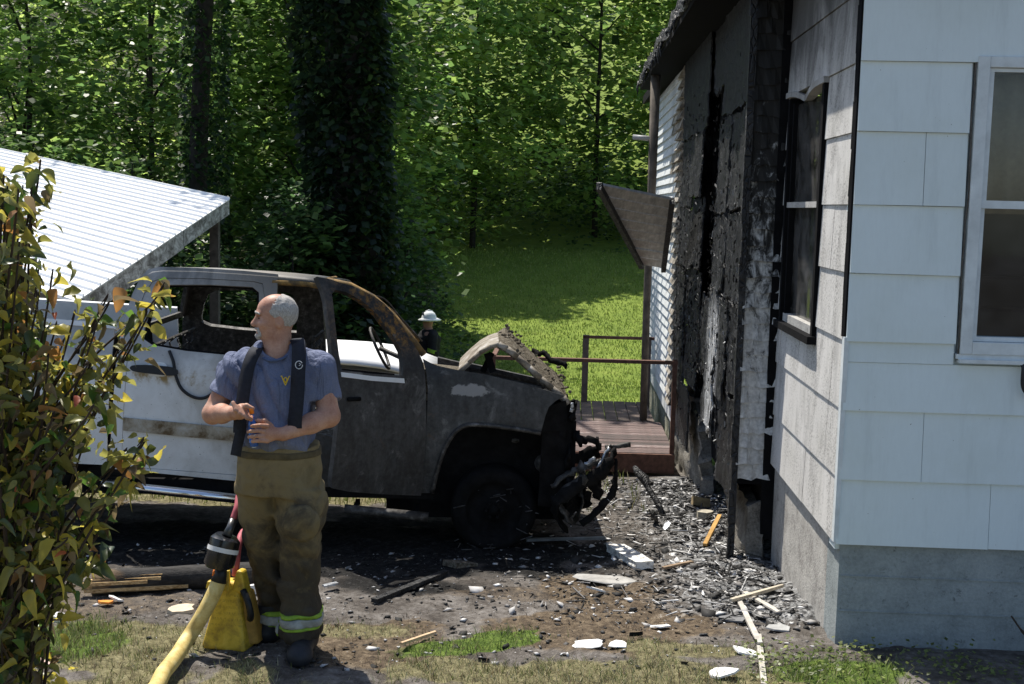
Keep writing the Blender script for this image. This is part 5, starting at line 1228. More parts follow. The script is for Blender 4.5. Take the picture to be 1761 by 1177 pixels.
# left hand: back of the hand to the camera, fingers round the bottle
pL = a3(463, 746, -.235); B.cone(wL, pL, .03, .033, .012); B.ell(a3(461, 746, -.238), (.04, .021, .043), .012)
for i, py in enumerate((732, 741, 750, 758)):
    x0 = (452, 449, 450, 453)[i]
    B.chain([a3(x0+8, py+1, -.252), a3(x0-5, py, -.272), a3(x0-17, py+1, -.262), a3(x0-22, py+2, -.232), a3(x0-18, py+2, -.208)], [.0115, .0105, .0098, .009, .008], .003)
B.chain([a3(466, 733, -.225), a3(455, 724, -.235), a3(443, 725, -.222), a3(436, 727, -.21)], [.0145, .0125, .011, .009], .006)
body = link('body', B.mesh('body', 2), m_skin, man)

# --- hair: close-cropped ring of white hair round a bald crown, goatee, eyebrows
Hs = SDF(hc-.16, hc+.16, .004)
Hs.ell(hp(-.012, 0, .032), hs((.1062, .0805, .0905)), .02, rot=HR); Hs.ell(hp(-.045, 0, .02), hs((.080, .0805, .084)), .02, rot=HR); Hs.ell(hp(-.04, 0, -.03), hs((.06, .066, .06)), .02, rot=HR)
X, Y, Zg = Hs.grid(); d0, d1, d2 = X-hc[0], Y-hc[1], Zg-hc[2]
f_ = d0*fx[0]+d1*fx[1]+d2*fx[2]; u_ = d0*ux[0]+d1*ux[1]+d2*ux[2]; s_ = np.abs(d0*sx[0]+d1*sx[1]+d2*sx[2])
nz = (fbm(X*60+0*Y+0*Zg, Y*60+0*X+0*Zg, Zg*60+0*X+0*Y, 2)-.5)
Hs.F += nz*.006
front = f_-(.036-.45*np.clip(u_-.02, -.05, .1))+nz*.03            # behind the temples
bald = .0*u_ + np.maximum(.083+nz*.03-.0-np.hypot(f_+.0, s_*1.0)-.9*np.clip(.055-u_, 0, .2)*3, -(u_-.045))
nh = fbm(X*140+0*Y+0*Zg, Y*140+0*X+0*Zg, Zg*140+0*X+0*Y, 2)-.5
front = front+nh*.035; bald = np.where(u_ > .06, (.046+nz*.03+nh*.05)-np.hypot(f_-.012, s_), -.05)
low = (-.045+nz*.03+np.clip(f_+.03, 0, 1)*1.2)-u_
Hs.F = np.maximum.reduce([Hs.F, front, bald, low])
link('hair', Hs.mesh('hair', 1), m_hair, man)
Bs = SDF(hp(.08, 0, -.08)-.07, hp(.08, 0, -.08)+.07, .0035)
Bs.ell(hp(.079, 0, -.1), hs((.027, .028, .022)), .01, rot=HR); Bs.ell(hp(.094, 0, -.058), hs((.012, .03, .006)), .006, rot=HR)
for s_ in (-1, 1): Bs.cone(hp(.088, s_*.027, -.06), hp(.078, s_*.026, -.092), .008, .011, .008)
X, Y, Zg = Bs.grid(); Bs.F += (fbm(X*110+0*Y+0*Zg, Y*110+0*X+0*Zg, Zg*60+0*X+0*Y, 2)-.5)*.008
link('beard', Bs.mesh('beard', 1), m_hair, man)
for s_ in (-1, 1): link('eyebrow', tubem('brow', spline([hp(.094, s_*.014, .022), hp(.093, s_*.03, .028), hp(.078, s_*.047, .02)], 4), .0055, 6), m_hair, man)
m_eye = simple('eye', (.05, .04, .035), .2, .3, 30)
for s_ in (-1, 1): link('eye', tubem('eye', [hp(.0815, s_*.033-.006, -.003), hp(.0825, s_*.033+.006, -.003)], .0045, 6), m_eye, man)

# --- T-shirt
S = SDF((-1.62, 5.74, .95), (-.78, 6.28, 1.62), .006)
rows_ = ((614, .085, .07), (624, .15, .088), (640, .19, .108), (665, .207, .135), (700, .212, .163), (735, .214, .186), (755, .21, .184), (775, .19, .15), (795, .185, .145))
S.loft([(a3(479, y)[2], a3(479 if y < 700 else 481, y)[0], MY-.0, rx, ry) for y, rx, ry in rows_], .03, 2.2)
S.cone(a3(466, 613, .03), a3(410, 634, .02), .07, .074, .05); S.cone(a3(492, 611, .03), a3(548, 632, .02), .07, .074, .05)
S.cone(a3(408, 636, .02), a3(386, 690, -.005), .078, .084, .05); S.cone(a3(549, 634, .02), a3(558, 694, .02), .08, .092, .05)
X, Y, Zg = S.grid(); X0, Z0 = X-hc[0], Zg-1.3
# folds: slanting drags from the chest to the belly, plus crumples
w1 = 1-2*np.abs(np.sin((X0*.9+Z0*.55)*34+3.2*vnoise(X*7+0*Y+0*Zg, Y*5+0*X+0*Zg, Zg*4+0*X+0*Y)))**.7
w2 = fbm(X*9+0*Y+0*Zg, Y*9+0*X+0*Zg, Zg*6+0*X+0*Y, 3)-.5
arm_ = np.where((X < a3(412, 690)[0]+0*Y+0*Zg) | (X > a3(548, 690)[0]+0*Y+0*Zg), .5, 1.0)*sstep(1.0, 1.1, Zg)
S.F += arm_*(w1*.022*(-.1+1.3*vnoise(X*4+0*Y+0*Zg, Y*3+0*X+0*Zg, Zg*3+0*X+0*Y)) + w2*.045).astype(np.float32)
# clean sleeve hems, neckline and waist hem
def cutplane(sd, p, n_, sel=None):
    p = np.array(p); n_ = np.array(n_); n_ = n_/np.linalg.norm(n_); X, Y, Zg = sd.grid(); d = (X-p[0])*n_[0]+(Y-p[1])*n_[1]+(Zg-p[2])*n_[2]
    if sel is not None: d = np.where(sel(X, Y, Zg), d, -1)
    sd.F = np.maximum(sd.F, d.astype(np.float32))
xl, xr = a3(409, 690)[0], a3(526, 690)[0]
aR = eR-sR; aL = eL_-sL
cutplane(S, a3(389, 683, 0), aR, lambda X, Y, Z_: (X < xl+0*Z_) & (Y+0*X+0*Z_ > 0)); cutplane(S, a3(556, 691, 0), aL, lambda X, Y, Z_: (X > xr+.03+0*Z_) & (Y+0*X+0*Z_ > 0))
S.ell(a3(475, 600, -.015), (.066, .075, .05), .008, -1)
link('t_shirt', S.mesh('shirt', 1), m_shirt, man)
bm = bmesh.new(); nk = [a3(474, 603, -.01)+np.array([.077*cos(t), .085*sin(t), -.018+.012*cos(2*t)-.01*(sin(t) < 0)]) for t in np.linspace(0, 2*pi, 25)]
tube(bm, nk, .008, 7, False); link('collar', bmmesh('collar', bm, True), simple('navy_collar', (.09, .12, .21), .9, .2, 80), man)

# --- turnout trousers
Tq = SDF((-1.45, 5.72, .0), (-.80, 6.38, 1.2), .007)
rows_ = ((760, .200, .172), (775, .205, .176), (800, .211, .178), (845, .214, .175))
Tq.loft([(a3(481, y)[2], a3(481, y)[0], MY+.0, rx, ry) for y, rx, ry in rows_], .03, 2.4)
Tq.loft([(a3(x, y)[2], a3(x, y)[0], MY+dy, rx/350, rx/350*1.2) for y, x, rx, dy in ((835, 446, 38, .01), (880, 447, 37, .03), (930, 449, 36, .06), (980, 454, 33, .09), (1020, 459, 31, .11), (1050, 463, 31, .12), (1078, 466, 31, .12))], .03, 2.3)
Tq.loft([(a3(x, y)[2], a3(x, y)[0], MY+dy, rx/350, rx/350*1.15) for y, x, rx, dy in ((835, 516, 44, -.01), (870, 519, 44, -.03), (893, 519, 43, -.05), (912, 517, 38, -.04), (950, 516, 37, -.03), (1000, 518, 36, -.03), (1045, 520, 37, -.03), (1090, 520, 38, -.03))], .03, 2.3)
X, Y, Zg = Tq.grid(); o_ = 0*X+0*Y+0*Zg
rn_ = lambda a, b, c, q: 1-2*np.abs(2*vnoise(X*a+Zg*c*.35+o_+q, Y*b+o_+q, Zg*c+o_+q)-1)
fold = (rn_(7, 6, 9, 0)*.6+rn_(13, 11, 17, 5)*.4)*.024*(sstep(.85, .25, Zg)*.75+.3)*sstep(1.12, 1.0, Zg)
Tq.F += (fold+(fbm(X*8+o_, Y*8+o_, Zg*6+o_, 3)-.5)*.03).astype(np.float32)
link('turnout_trousers', Tq.mesh('trousers', 1), m_pant, man)
wb_ = SDF((-1.45, 5.72, .9), (-.80, 6.38, 1.2), .007); k0_ = int(round(.9/.007)); wb_.lo[2] = k0_*.007; wb_.F = Tq.F[:, :, k0_:k0_+wb_.n[2]]-.005
X, Y, Zg = wb_.grid(); Zg = wb_.lo[2]+.007*np.arange(wb_.F.shape[2], dtype=np.float32)[None, None]; zw_ = a3(481, 774)[2]
wb_.n = np.array(wb_.F.shape); wb_.F = np.maximum(wb_.F, np.abs(Zg-zw_)-.018+0*X+0*Y).astype(np.float32); link('waistband', wb_.mesh('waistband', 0), simple('worn_waistband', (.10, .08, .045), .9, .35, 20), man)
# cargo pocket and knee patch on the image-right leg
ps = SDF((-1.15, 5.72, .55), (-.80, 6.15, .95), .006)
ps.ell(a3(548, 868, -.03), (.045, .1, .085), .01); ps.ell(a3(517, 900, -.165), (.09, .04, .095), .03)
X, Y, Zg = ps.grid(); ps.F += ((fbm(X*14+0*Y+0*Zg, Y*14+0*X+0*Zg, Zg*14+0*X+0*Y, 3)-.5)*.03).astype(np.float32)
link('knee_patch', ps.mesh('pocket', 1), m_pant, man)
m_lime = simple('lime_reflective', (.24, .38, .04), .6, .3, 20); m_silv = simple('silver_reflective', (.30, .31, .29), .5, .35, 20)
def band(px, py0, py1, rx, dy, mat, name='trim_band'):
    bm = bmesh.new(); c0, c1 = a3(px, py0, dy), a3(px, py1, dy); S_ = 30; R_ = []
    for c in (c0, c1):
        R_.append([bm.verts.new((c[0]+rx*cos(2*pi*k/S_), MY+dy+rx*1.16*sin(2*pi*k/S_), c[2]+.004*sin(6*pi*k/S_))) for k in range(S_)])
    for k in range(S_): bm.faces.new((R_[0][k], R_[0][(k+1) % S_], R_[1][(k+1) % S_], R_[1][k]))
    o = link(name, bmmesh(name, bm, True), mat, man); solid(o, .004, 1)
for px, x_lo, x_hi, dy, y0 in ((520, -1.128, -.7, -.03, 1047), (464, -1.6, -1.129, .12, 1043)):
    for nm, q0, q1, off_, mt_ in (('trim_band', 0, 7, .006, m_lime), ('reflective_band', 7, 21, .007, m_silv), ('trim_band', 21, 27, .006, m_lime)):
        zt_, zb_ = a3(px, y0+q0, dy)[2], a3(px, y0+q1, dy)[2]; bs = SDF((-1.45, 5.72, .0), (-.80, 6.38, .35), .007); bs.F = Tq.F[:, :, :bs.n[2]]-off_; X, Y, Zg = bs.grid()
        bs.F = np.maximum.reduce([bs.F, Zg-zt_+0*X+0*Y, zb_-Zg+0*X+0*Y, x_lo-X+0*Y+0*Zg, X-x_hi+0*Y+0*Zg]).astype(np.float32); link(nm, bs.mesh(nm, 0), mt_, man)
# --- boots
for (ax, ay, dy, tx, ty) in ((522, 1095, -.03, 528, -.19), (467, 1080, .12, 452, -.02)):
    bs = SDF(a3(ax, 1100, dy)-np.array([.25, .35, .2]), a3(ax, 1100, dy)+np.array([.25, .25, .2]), .007)
    c = a3(ax, ay, dy); toe = np.array([a3(tx, ay)[0], MY+dy+ty, .045]); heel = np.array([c[0], MY+dy+.06, .05])
    bs.cone((c[0], MY+dy, .18), (c[0], MY+dy+.01, .07), .085, .075, .03); bs.cone(heel, toe, .058, .055, .03); bs.ell(toe, (.06, .07, .05), .03)
    bs.F = np.maximum(bs.F, (-.002-bs.grid()[2]))
    link('boot', bs.mesh('boot', 1), m_boot, man)
# --- suspenders follow the shirt front
def strap(pts, w, mat, name):
    P_ = spline([Vector(p) for p in pts], 6); bm = bmesh.new(); prev = None
    for i, p in enumerate(P_):
        d = (P_[min(i+1, len(P_)-1)]-P_[max(i-1, 0)]).normalized(); nrm = Vector((0, -1, .25)) if p.y < MY-.04 else Vector((0, -.3, 1)); s = d.cross(nrm).normalized()
        row = [bm.verts.new(p-s*w/2), bm.verts.new(p+s*w/2)]
        if prev: bm.faces.new((prev[0], prev[1], row[1], row[0]))
        prev = row
    o = link(name, bmmesh(name, bm, True), mat, man); solid(o, .006, 0); return o
s1_ = strap([a3(503, 584, .16), a3(508, 584, .06), a3(513, 590, -.06), a3(514, 612, -.118), a3(513, 640, -.152), a3(511, 680, -.176), a3(509, 705, -.186), a3(507, 725, -.19), a3(507, 737, -.191)], .068, m_susp, 'suspender')
s2_ = strap([a3(452, 592, .15), a3(447, 594, .06), a3(440, 602, -.07), a3(430, 622, -.122), a3(423, 650, -.148), a3(417, 690, -.178), a3(413, 725, -.196), a3(412, 745, -.198)], .062, m_susp, 'suspender')
s3_ = strap([a3(416, 728, -.196), a3(412, 750, -.20), a3(408, 768, -.20), a3(405, 784, -.20)], .05, m_susp, 'strap_end')
# round maker's mark on the strap
bm = bmesh.new(); c = a3(514, 628, -.157); tube(bm, [Vector(c+np.array([.017*cos(t), 0, .019*sin(t)])) for t in np.linspace(.5, 2*pi+.1, 19)], .0022, 5); tube(bm, [Vector(c+np.array([.001, 0, .009])), Vector(c+np.array([.010, 0, .003])), Vector(c+np.array([.001, 0, -.004]))], .002, 5)
link('strap_mark', bmmesh('mark', bm), simple('white_print', (.6, .62, .65), .7, .1, 30), man)
# yellow interlocked W over V on the chest
def strokes(name, polys, c, sc, t, mat, parent):
    bm = bmesh.new()
    for P_ in polys:
        for (x0, z0), (x1, z1) in zip(P_, P_[1:]): beam(bm, Vector(c)+Vector((x0*sc, -.02*z0*sc, z0*sc)), Vector(c)+Vector((x1*sc, -.02*z1*sc, z1*sc)), .003, t*sc, Vector((0, -1, 0)))
    return link(name, bmmesh(name, bm), mat, parent)
m_gold = simple('gold_print', (.72, .50, .03), .7, .1, 30)
em = strokes('chest_emblem', [[(-1, 1), (-.82, 1), (-.45, .1), (-.1, .75), (.1, .75), (.45, .1), (.82, 1), (1, 1)], [(-.62, .45), (0, -1), (.62, .45)], [(-.28, .1), (0, -.5), (.28, .1)]], a3(491, 655, -.176), .022, .5, m_gold, man)
# ring and watch
bm = bmesh.new(); tube(bm, [Vector(a3(439+1.8*cos(t), 750+3.5*sin(t)*.6, -.2745+.002*sin(t))) for t in np.linspace(0, 2*pi, 11)], .002, 5); link('ring', bmmesh('ring', bm), m_brt, man)
# --- drink bottle in his left hand, orange cap in the right
m_blue = Mt('blue_bottle_plastic', .12, .5); m_blue.col((.03, .14, .55)); m_blue.set('Transmission Weight', .35); m_blue = m_blue.m
b0, b1 = Vector(a3(437, 768, -.235)), Vector(a3(433, 716, -.238)); bu = (b1-b0).normalized()
bot = thing('drink_bottle', 'small blue plastic bottle in the firefighter\'s hands', 'bottle', b0)
link('bottle_body', tubem('bb', [b0, b0+bu*.004, b0+bu*.09, b0+bu*.118, b0+bu*.13, b0+bu*.15], [.016, .021, .021, .018, .011, .011], 14), m_blue, bot)
link('bottle_label', tubem('bl', [b0+bu*.02, b0+bu*.085], .0215, 14, False), simple('blue_label', (.05, .2, .6), .5, .3, 30), bot)
link('base_rim', tubem('br', [b0-bu*.004, b0+bu*.0035], .012, 10), simple('clear_base', (.6, .65, .7), .2, .1, 10), bot)
cp = link('bottle_cap', tubem('cap', [Vector(a3(432, 702, -.292)), Vector(a3(433, 711, -.285))], .0115, 12), simple('orange_plastic', (.85, .22, .02), .4, .1, 10))
tag(cp, 'orange bottle cap pinched in the firefighter\'s right hand', 'cap')

# ================================================================== FAR FIREFIGHTERS
m_coat = simple('black_turnout_coat', (.013, .013, .016), .85, .4, 12); m_wh = simple('white_helmet', (.78, .80, .80), .35, .1, 6); m_dskin = simple('far_skin', (.36, .19, .14), .6, .2, 20)
def far_man(x, y, label, face, head_h=1.62, helmet=True):
    g = Zs(x, y); p = thing('person', label, 'person', (x, y, g)); H = head_h
    c, s = cos(face), sin(face)
    def L(a, b, z): return np.array([x+a*c-b*s, y+a*s+b*c, g+z])       # a: forward, b: left
    D = SDF((x-.6, y-.6, g-.02), (x+.6, y+.6, g+H+.25), .014)
    D.ell(L(.02, 0, H), (.1, .08, .12), .03); D.cone(L(.0, 0, H-.08), L(-.01, 0, H-.2), .06, .07, .03); D.ell(L(.11, 0, H-.03), (.02, .02, .025), .02); D.ell(L(.07, 0, H-.09), (.045, .045, .04), .03)
    D.cone(L(0, 0, H-.3), L(0, 0, H-.75), .16, .17, .05)
    for sd in (-1, 1):
        D.cone(L(0, sd*.1, H-.78), L(0, sd*.12, .06), .11, .08, .05); D.cone(L(0, sd*.12, .05), L(.15, sd*.13, .05), .06, .055, .03)
        D.cone(L(0, sd*.2, H-.25), L(.02, sd*.26, H-.55), .075, .06, .04); D.cone(L(.02, sd*.26, H-.55), L(.22, sd*.16, H-.62), .06, .04, .03); D.ell(L(.27, sd*.14, H-.62), (.045, .03, .045), .02)
        for q in range(4): D.chain([L(.29, sd*.14+.018*(q-1.5), H-.61), L(.34, sd*.13+.018*(q-1.5), H-.635), L(.33, sd*.12+.018*(q-1.5), H-.67)], [.011, .010, .009], .006)
    link('body', D.mesh('body', 1), m_dskin, p)
    K = SDF((x-.6, y-.6, g+H-.95), (x+.6, y+.6, g+H), .014)
    K.loft([(g+H-zz, x, y, a, b) for zz, a, b in ((.14, .09, .09), (.2, .17, .13), (.3, .23, .17), (.55, .22, .18), (.85, .24, .2))], .03)
    for sd in (-1, 1):
        K.cone(L(0, sd*.19, H-.25), L(.02, sd*.27, H-.55), .095, .085, .04); K.cone(L(.02, sd*.27, H-.55), L(.2, sd*.17, H-.62), .085, .07, .03)
    X, Y, Zg = K.grid(); K.F += ((fbm(X*8+0*Y+0*Zg, Y*8+0*X+0*Zg, Zg*8+0*X+0*Y, 3)-.5)*.05).astype(np.float32)
    link('turnout_coat', K.mesh('coat', 1), m_coat, p)
    for sd in (-1, 1):
        e0, e1 = Vector(L(.02, sd*.27, H-.5)), Vector(L(.04, sd*.265, H-.565))
        link('sleeve_band', tubem('sb', [e0, e1], .099, 16, False), m_lime, p)
    for q_, b_ in ((L(.17, 0, H-.45), (-.02, .03, -.14, -.09, -.05, .13)), (L(-.17, 0, H-.3), (-.03, .02, .06, .11, -.05, .08))): part('chest_tape', lambda k_: boxw(k_, Vector(q_), Vector((c, s, 0)), Vector((-s, c, 0)), UP, *b_), m_lime, p)
    for sd in (-1, 1):
        Tk = SDF((x-.4, y-.4, g+.1), (x+.4, y+.4, g+H-.7), .02); Tk.cone(L(0, sd*.1, H-.8), L(0, sd*.12, .15), .14, .12, .03); link('trouser_leg', Tk.mesh('leg', 1), m_coat, p)
    if helmet:
        V = []; F = []; S_ = 24; prof = [(.0, .165), (.05, .16), (.09, .135), (.115, .09), (.125, .045), (.13, .035), (.185, .012), (.18, .0)]
        for r, h in prof:
            for k in range(S_):
                t = 2*pi*k/S_; k1 = 1.22 if r > .126 and cos(t) < 0 else 1.08
                V.append(L(r*k1*cos(t), r*sin(t)*.92, H+.02+h))
        for i in range(len(prof)-1):
            for k in range(S_): F.append((i*S_+k, i*S_+(k+1) % S_, (i+1)*S_+(k+1) % S_, (i+1)*S_+k))
        hm = link('helmet', npmesh('helmet', np.array(V), np.array(F), smooth=True), m_wh, p); solid(hm, .012)
        bm = bmesh.new(); boxw(bm, Vector(L(.115, 0, H+.06)), Vector((c, s, 0)), Vector((-s, c, 0)), UP, 0, .015, -.035, .035, 0, .11); link('helmet_shield', bmmesh('hs', bm), simple('shield', (.06, .07, .09), .6, .2, 10), hm)
        bm = bmesh.new(); tube(bm, [Vector(L(a_, 0, H+.03+z_)) for a_, z_ in ((.12, .09), (.06, .165), (0, .185), (-.06, .165), (-.13, .08))], .012, 6); link('helmet_comb', bmmesh('hcb', bm, True), m_wh, hm)
p1 = at(738, 535, 23.0)
far_man(p1.x, 23.0, 'white-helmeted firefighter in black coat standing beyond the truck hood', radians(205), p1.z-Zs(p1.x, 23.0)-.2)
p2 = at(668, 545, 23.6)
far_man(p2.x, 23.6, 'dark-coated firefighter half hidden behind the truck windshield pillar', radians(190), p2.z-Zs(p2.x, 23.6)-.1, False)
# ================================================================== PUMP CAN, HOSES, LOG
def gz(px, py, up=0.0):
    p = gr(px, py, 0.0)
    for _ in range(4): p = gr(px, py, Zs(p.x, p.y)+up)
    return p
kc = gr(388, 1117, 0); ka = radians(-12); kx = Vector((cos(ka), sin(ka), 0)); ky = Vector((-sin(ka), cos(ka), 0))
can_ = thing('plastic_can', 'dirty yellow wedge-shaped plastic can standing at the firefighter\'s feet', 'can', kc)
m_yel = Mt('dirty_yellow_plastic', .5, .35); P = m_yel.pos(); n = m_yel.noise(11, 6, .7, P, .4); xyz = m_yel.sep(P)
txt = m_yel.noise(1, 2, .5, m_yel.map(P, (260, 1, 60))); rowm = m_yel.ma('MULTIPLY', m_yel.step(m_yel.ma('SINE', m_yel.ma('MULTIPLY', xyz[2], 210)), .1, .3), m_yel.ma('MULTIPLY', m_yel.step(xyz[2], .12, .13), m_yel.step(xyz[2], .30, .29)))
c = m_yel.ramp(n, [(.33, (.34, .22, .03)), (.5, (.62, .42, .04)), (.7, (.78, .56, .08))])
c = m_yel.mix(m_yel.ma('MULTIPLY', m_yel.ma('MULTIPLY', rowm, m_yel.step(txt, .5, .56)), .45), c, (.20, .12, .02)); m_yel.col(c); m_yel.bump(n, .15, .01); m_yel = m_yel.m
def canp(x, y, z): return kc + kx*x + ky*y + UP*z
cb = part('can_body', lambda b: hexa(b, [canp(-.125, -.03, 0), canp(.118, -.03, 0), canp(.125, .17, 0), canp(-.12, .17, 0), canp(-.05, .03, .34), canp(.055, .03, .34), canp(.06, .12, .34), canp(-.05, .12, .34)]), m_yel, can_); bevel(cb, .018, 3)
t_ = part('can_shoulder', lambda b: hexa(b, [canp(.02, .02, .30), canp(.1, .02, .28), canp(.1, .1, .28), canp(.02, .1, .30), canp(.045, .03, .405), canp(.075, .03, .40), canp(.075, .09, .40), canp(.045, .09, .405)]), m_yel, can_); bevel(t_, .01, 2)
t_ = part('can_tab', lambda b: hexa(b, [canp(-.02, .0, .3), canp(.015, .0, .3), canp(.015, .03, .3), canp(-.02, .03, .3), canp(-.015, .03, .40), canp(.005, .03, .40), canp(.005, .05, .40), canp(-.015, .05, .40)]), m_yel, can_); bevel(t_, .006)
t_ = part('can_tab', lambda b: hexa(b, [canp(-.16, .1, .27), canp(-.1, .1, .27), canp(-.1, .15, .27), canp(-.16, .15, .27), canp(-.15, .1, .31), canp(-.11, .1, .31), canp(-.11, .15, .31), canp(-.15, .15, .31)]), m_yel, can_); bevel(t_, .006)
t_ = part('can_side_moulding', lambda b: hexa(b, [canp(.1, .02, .02), canp(.155, .06, .02), canp(.155, .15, .02), canp(.1, .15, .02), canp(.07, .04, .3), canp(.105, .06, .29), canp(.105, .12, .29), canp(.07, .12, .3)]), simple('ochre_plastic', (.42, .24, .05), .6, .3, 14), can_); bevel(t_, .012)
link('can_handle', tubem('ch', spline([canp(.085, .02, .31), canp(.12, .0, .26), canp(.135, .0, .2), canp(.12, .03, .16)], 5), .017, 8), m_pl, can_)
link('carry_strap', tubem('cs', spline([canp(-.06, .02, .36), canp(-.12, .0, .26), canp(-.165, .0, .12), canp(-.175, .0, .01)], 5), .014, 8, True, .5), m_pl, can_)
link('cap_clip', tubem('cc', [canp(-.075, .02, .37), canp(-.068, .02, .40)], .008, 8), simple('orange_clip', (.75, .2, .03), .5, .1, 10), can_)
hose = thing('fire_hose', 'thick yellow hose running from the foreground up to a black nozzle', 'hose', gr(250, 1177, 0))
m_hos = Mt('yellow_rubber', .55, .3); n = m_hos.noise(16, 5, .7, m_hos.pos(), .3); m_hos.col(m_hos.ramp(n, [(.3, (.42, .29, .09)), (.5, (.62, .47, .17)), (.72, (.74, .62, .3))])); m_hos = m_hos.m
hpts = [Vector((-2.9, 3.6, .04)), Vector((-2.35, 4.6, .04)), gr(215, 1215, .05), gr(285, 1152, .06), at(322, 1100, 5.82), at(350, 1055, 5.87), at(368, 1020, 5.9), at(376, 1000, 5.92)]
link('hose_jacket', tubem('hj', spline(hpts, 8), .0375, 16), m_hos, hose)
n0, n1, n2, n3, n4 = at(376, 1000, 5.92), at(380, 987, 5.925), at(377, 965, 5.93), at(388, 928, 5.96), at(401, 893, 6.0)
link('nozzle_stem', tubem('ns', [n0, n1, at(380, 972, 5.93)], [.042, .03, .03], 14), m_pl, hose)
nb = link('nozzle_bumper', tubem('nb', [at(376, 974, 5.93), at(376.5, 971, 5.93), n3, at(390, 922, 5.96)], [.066, .077, .075, .055], 24), simple('glossy_black', (.012, .012, .014), .22, .3, 20, .5), hose); smoothsplit(nb, 40)
bmid = at(376, 974, 5.93).lerp(n3, .55); bmid2 = at(376, 974, 5.93).lerp(n3, .72)
link('white_band', tubem('wb', [bmid, bmid2], .0785, 24, False), simple('white_tape', (.7, .7, .7), .5, .1, 10), hose)
link('nozzle_tip', tubem('nt', [at(390, 922, 5.96), at(396, 908, 5.98), n4], [.026, .02, .018], 12), simple('worn_black_metal', (.1, .1, .1), .35, .5, 30, .5, .6), hose)
m_redh = simple('faded_red_hose', (.42, .10, .12), .6, .25, 16)
link('red_line', tubem('rl', spline([n4, at(408, 872, 6.03), at(412, 850, 6.1), at(425, 835, 6.22), at(450, 845, 6.3), at(440, 900, 6.3), at(418, 915, 6.2), at(411, 935, 6.1), at(407, 968, 6.05), at(404, 990, 6.05)], 6), .0165, 10), m_redh, hose)
# charred log
log = thing('charred_log', 'charred log lying in the truck\'s shadow, its left end split open', 'log', gz(300, 1015))
l0, l1 = gz(158, 1022, .0)+UP*.072, gz(470, 1006, .0)+UP*.075
pts = [l0.lerp(l1, f)+Vector((0, random.uniform(-.008, .008), random.uniform(-.006, .006))) for f in np.linspace(0, 1, 9)]
m_log = Mt('charred_bark', .8, .3); n = m_log.noise(14, 6, .7, m_log.map(m_log.pos(), (.3, 1, 1))); x_ = m_log.sep(m_log.pos())[0]
m_log.col(m_log.mix(m_log.step(m_log.ma('ADD', x_, m_log.ma('MULTIPLY', n, .5)), -2.12, -2.02), m_log.ramp(n, [(.35, (.10, .06, .03)), (.65, (.34, .24, .13))]), m_log.ramp(n, [(.35, (.012, .011, .011)), (.7, (.06, .055, .05))]))); m_log.bump(n, .8, .02); m_log = m_log.m
link('log_trunk', tubem('lt', pts, [.07, .074, .073, .072, .073, .074, .073, .072, .07], 16), m_log, log)
m_split = Mt('split_wood', .8, .2); n = m_split.noise(1, 5, .7, m_split.map(m_split.pos(), (6, 90, 90))); m_split.col(m_split.ramp(n, [(.35, (.25, .14, .05)), (.6, (.62, .45, .24))])); m_split = m_split.m
for k in range(7):
    p = l0+(l1-l0).normalized()*random.uniform(-.05, .02)+Vector((0, -.045-.014*(k % 3), .035-.013*k)); part('splinter', lambda b: beam(b, p, p+(l1-l0).normalized()*random.uniform(.3, .6)+Vector((0, 0, .0)), .02, .02), m_split, log)

# ================================================================== DEBRIS
m_wbd = Mt('white_painted_board', .7, .3); n = m_wbd.noise(20, 6, .75, m_wbd.obj()); m_wbd.col(m_wbd.ramp(n, [(.4, (.30, .28, .26)), (.5, (.66, .65, .62)), (.7, (.8, .79, .77))])); m_wbd = m_wbd.m
def plank(name, label, cat, a, b, w, t, mat, lift=.0, roll=0.0, seg=1):
    a, b = Vector(a), Vector(b); bm = bmesh.new(); a = a+UP*(lift+t/2); b = b+UP*(lift+t/2)
    beam(bm, a, b, w, t, UP); bmesh.ops.subdivide_edges(bm, edges=bm.edges[:], cuts=2)
    for v in bm.verts: v.co += Vector([random.uniform(-1, 1)*t*.1 for _ in range(3)])
    o = link(name, bmmesh(name, bm), mat); return tag(o, label, cat)
plank('painted_board', 'short thick white painted board lying between the truck and the house', 'board', gz(1058, 952), gz(1108, 984), .13, .05, m_wbd, .02)
m_chipw = simple('white_chip', (.78, .77, .74), .8, .12, 30)
def chip(name, label, cat, px, py, r, mat, t=.008, n=9, tilt=.2, el=1.0, lift=.015):
    c = gz(px, py)+UP*lift; bm = bmesh.new(); P_ = []; ph = random.random()*6; tx, ty = random.uniform(-tilt, tilt), random.uniform(-tilt, tilt)
    for k in range(n):
        a = 2*pi*k/n; rr = r*random.uniform(.65, 1.15); x, y = rr*cos(a)*el, rr*sin(a); P_.append(Vector((x, y, x*tx+y*ty+random.uniform(-.004, .004))))
    lo = [bm.verts.new(c+p) for p in P_]; hi = [bm.verts.new(c+p*.96+UP*t) for p in P_]
    bm.faces.new(lo[::-1]); bm.faces.new(hi)
    for k in range(n): bm.faces.new((lo[k], lo[(k+1) % n], hi[(k+1) % n], hi[k]))
    bmesh.ops.recalc_face_normals(bm, faces=bm.faces)
    return tag(link(name, bmmesh(name, bm), mat), label, cat)
chip('siding_fragment', 'larger ragged white siding fragment on the foreground grass', 'fragment', 1012, 1112, .085, m_chipw, .004, 13, .1, 1.1)
chip('siding_fragment', 'smaller pointed white siding fragment beside the larger one', 'fragment', 1063, 1113, .05, m_chipw, .004, 7, .12, 1.1)
chip('siding_fragment', 'folded white fragment near the short white board', 'fragment', 1024, 1023, .05, m_chipw, .012, 7, .5, 1.2, .03)
chip('siding_fragment', 'white fragment beside the lath strips on the grass', 'fragment', 1282, 1128, .055, m_chipw, .01, 8, .2, 1.4)
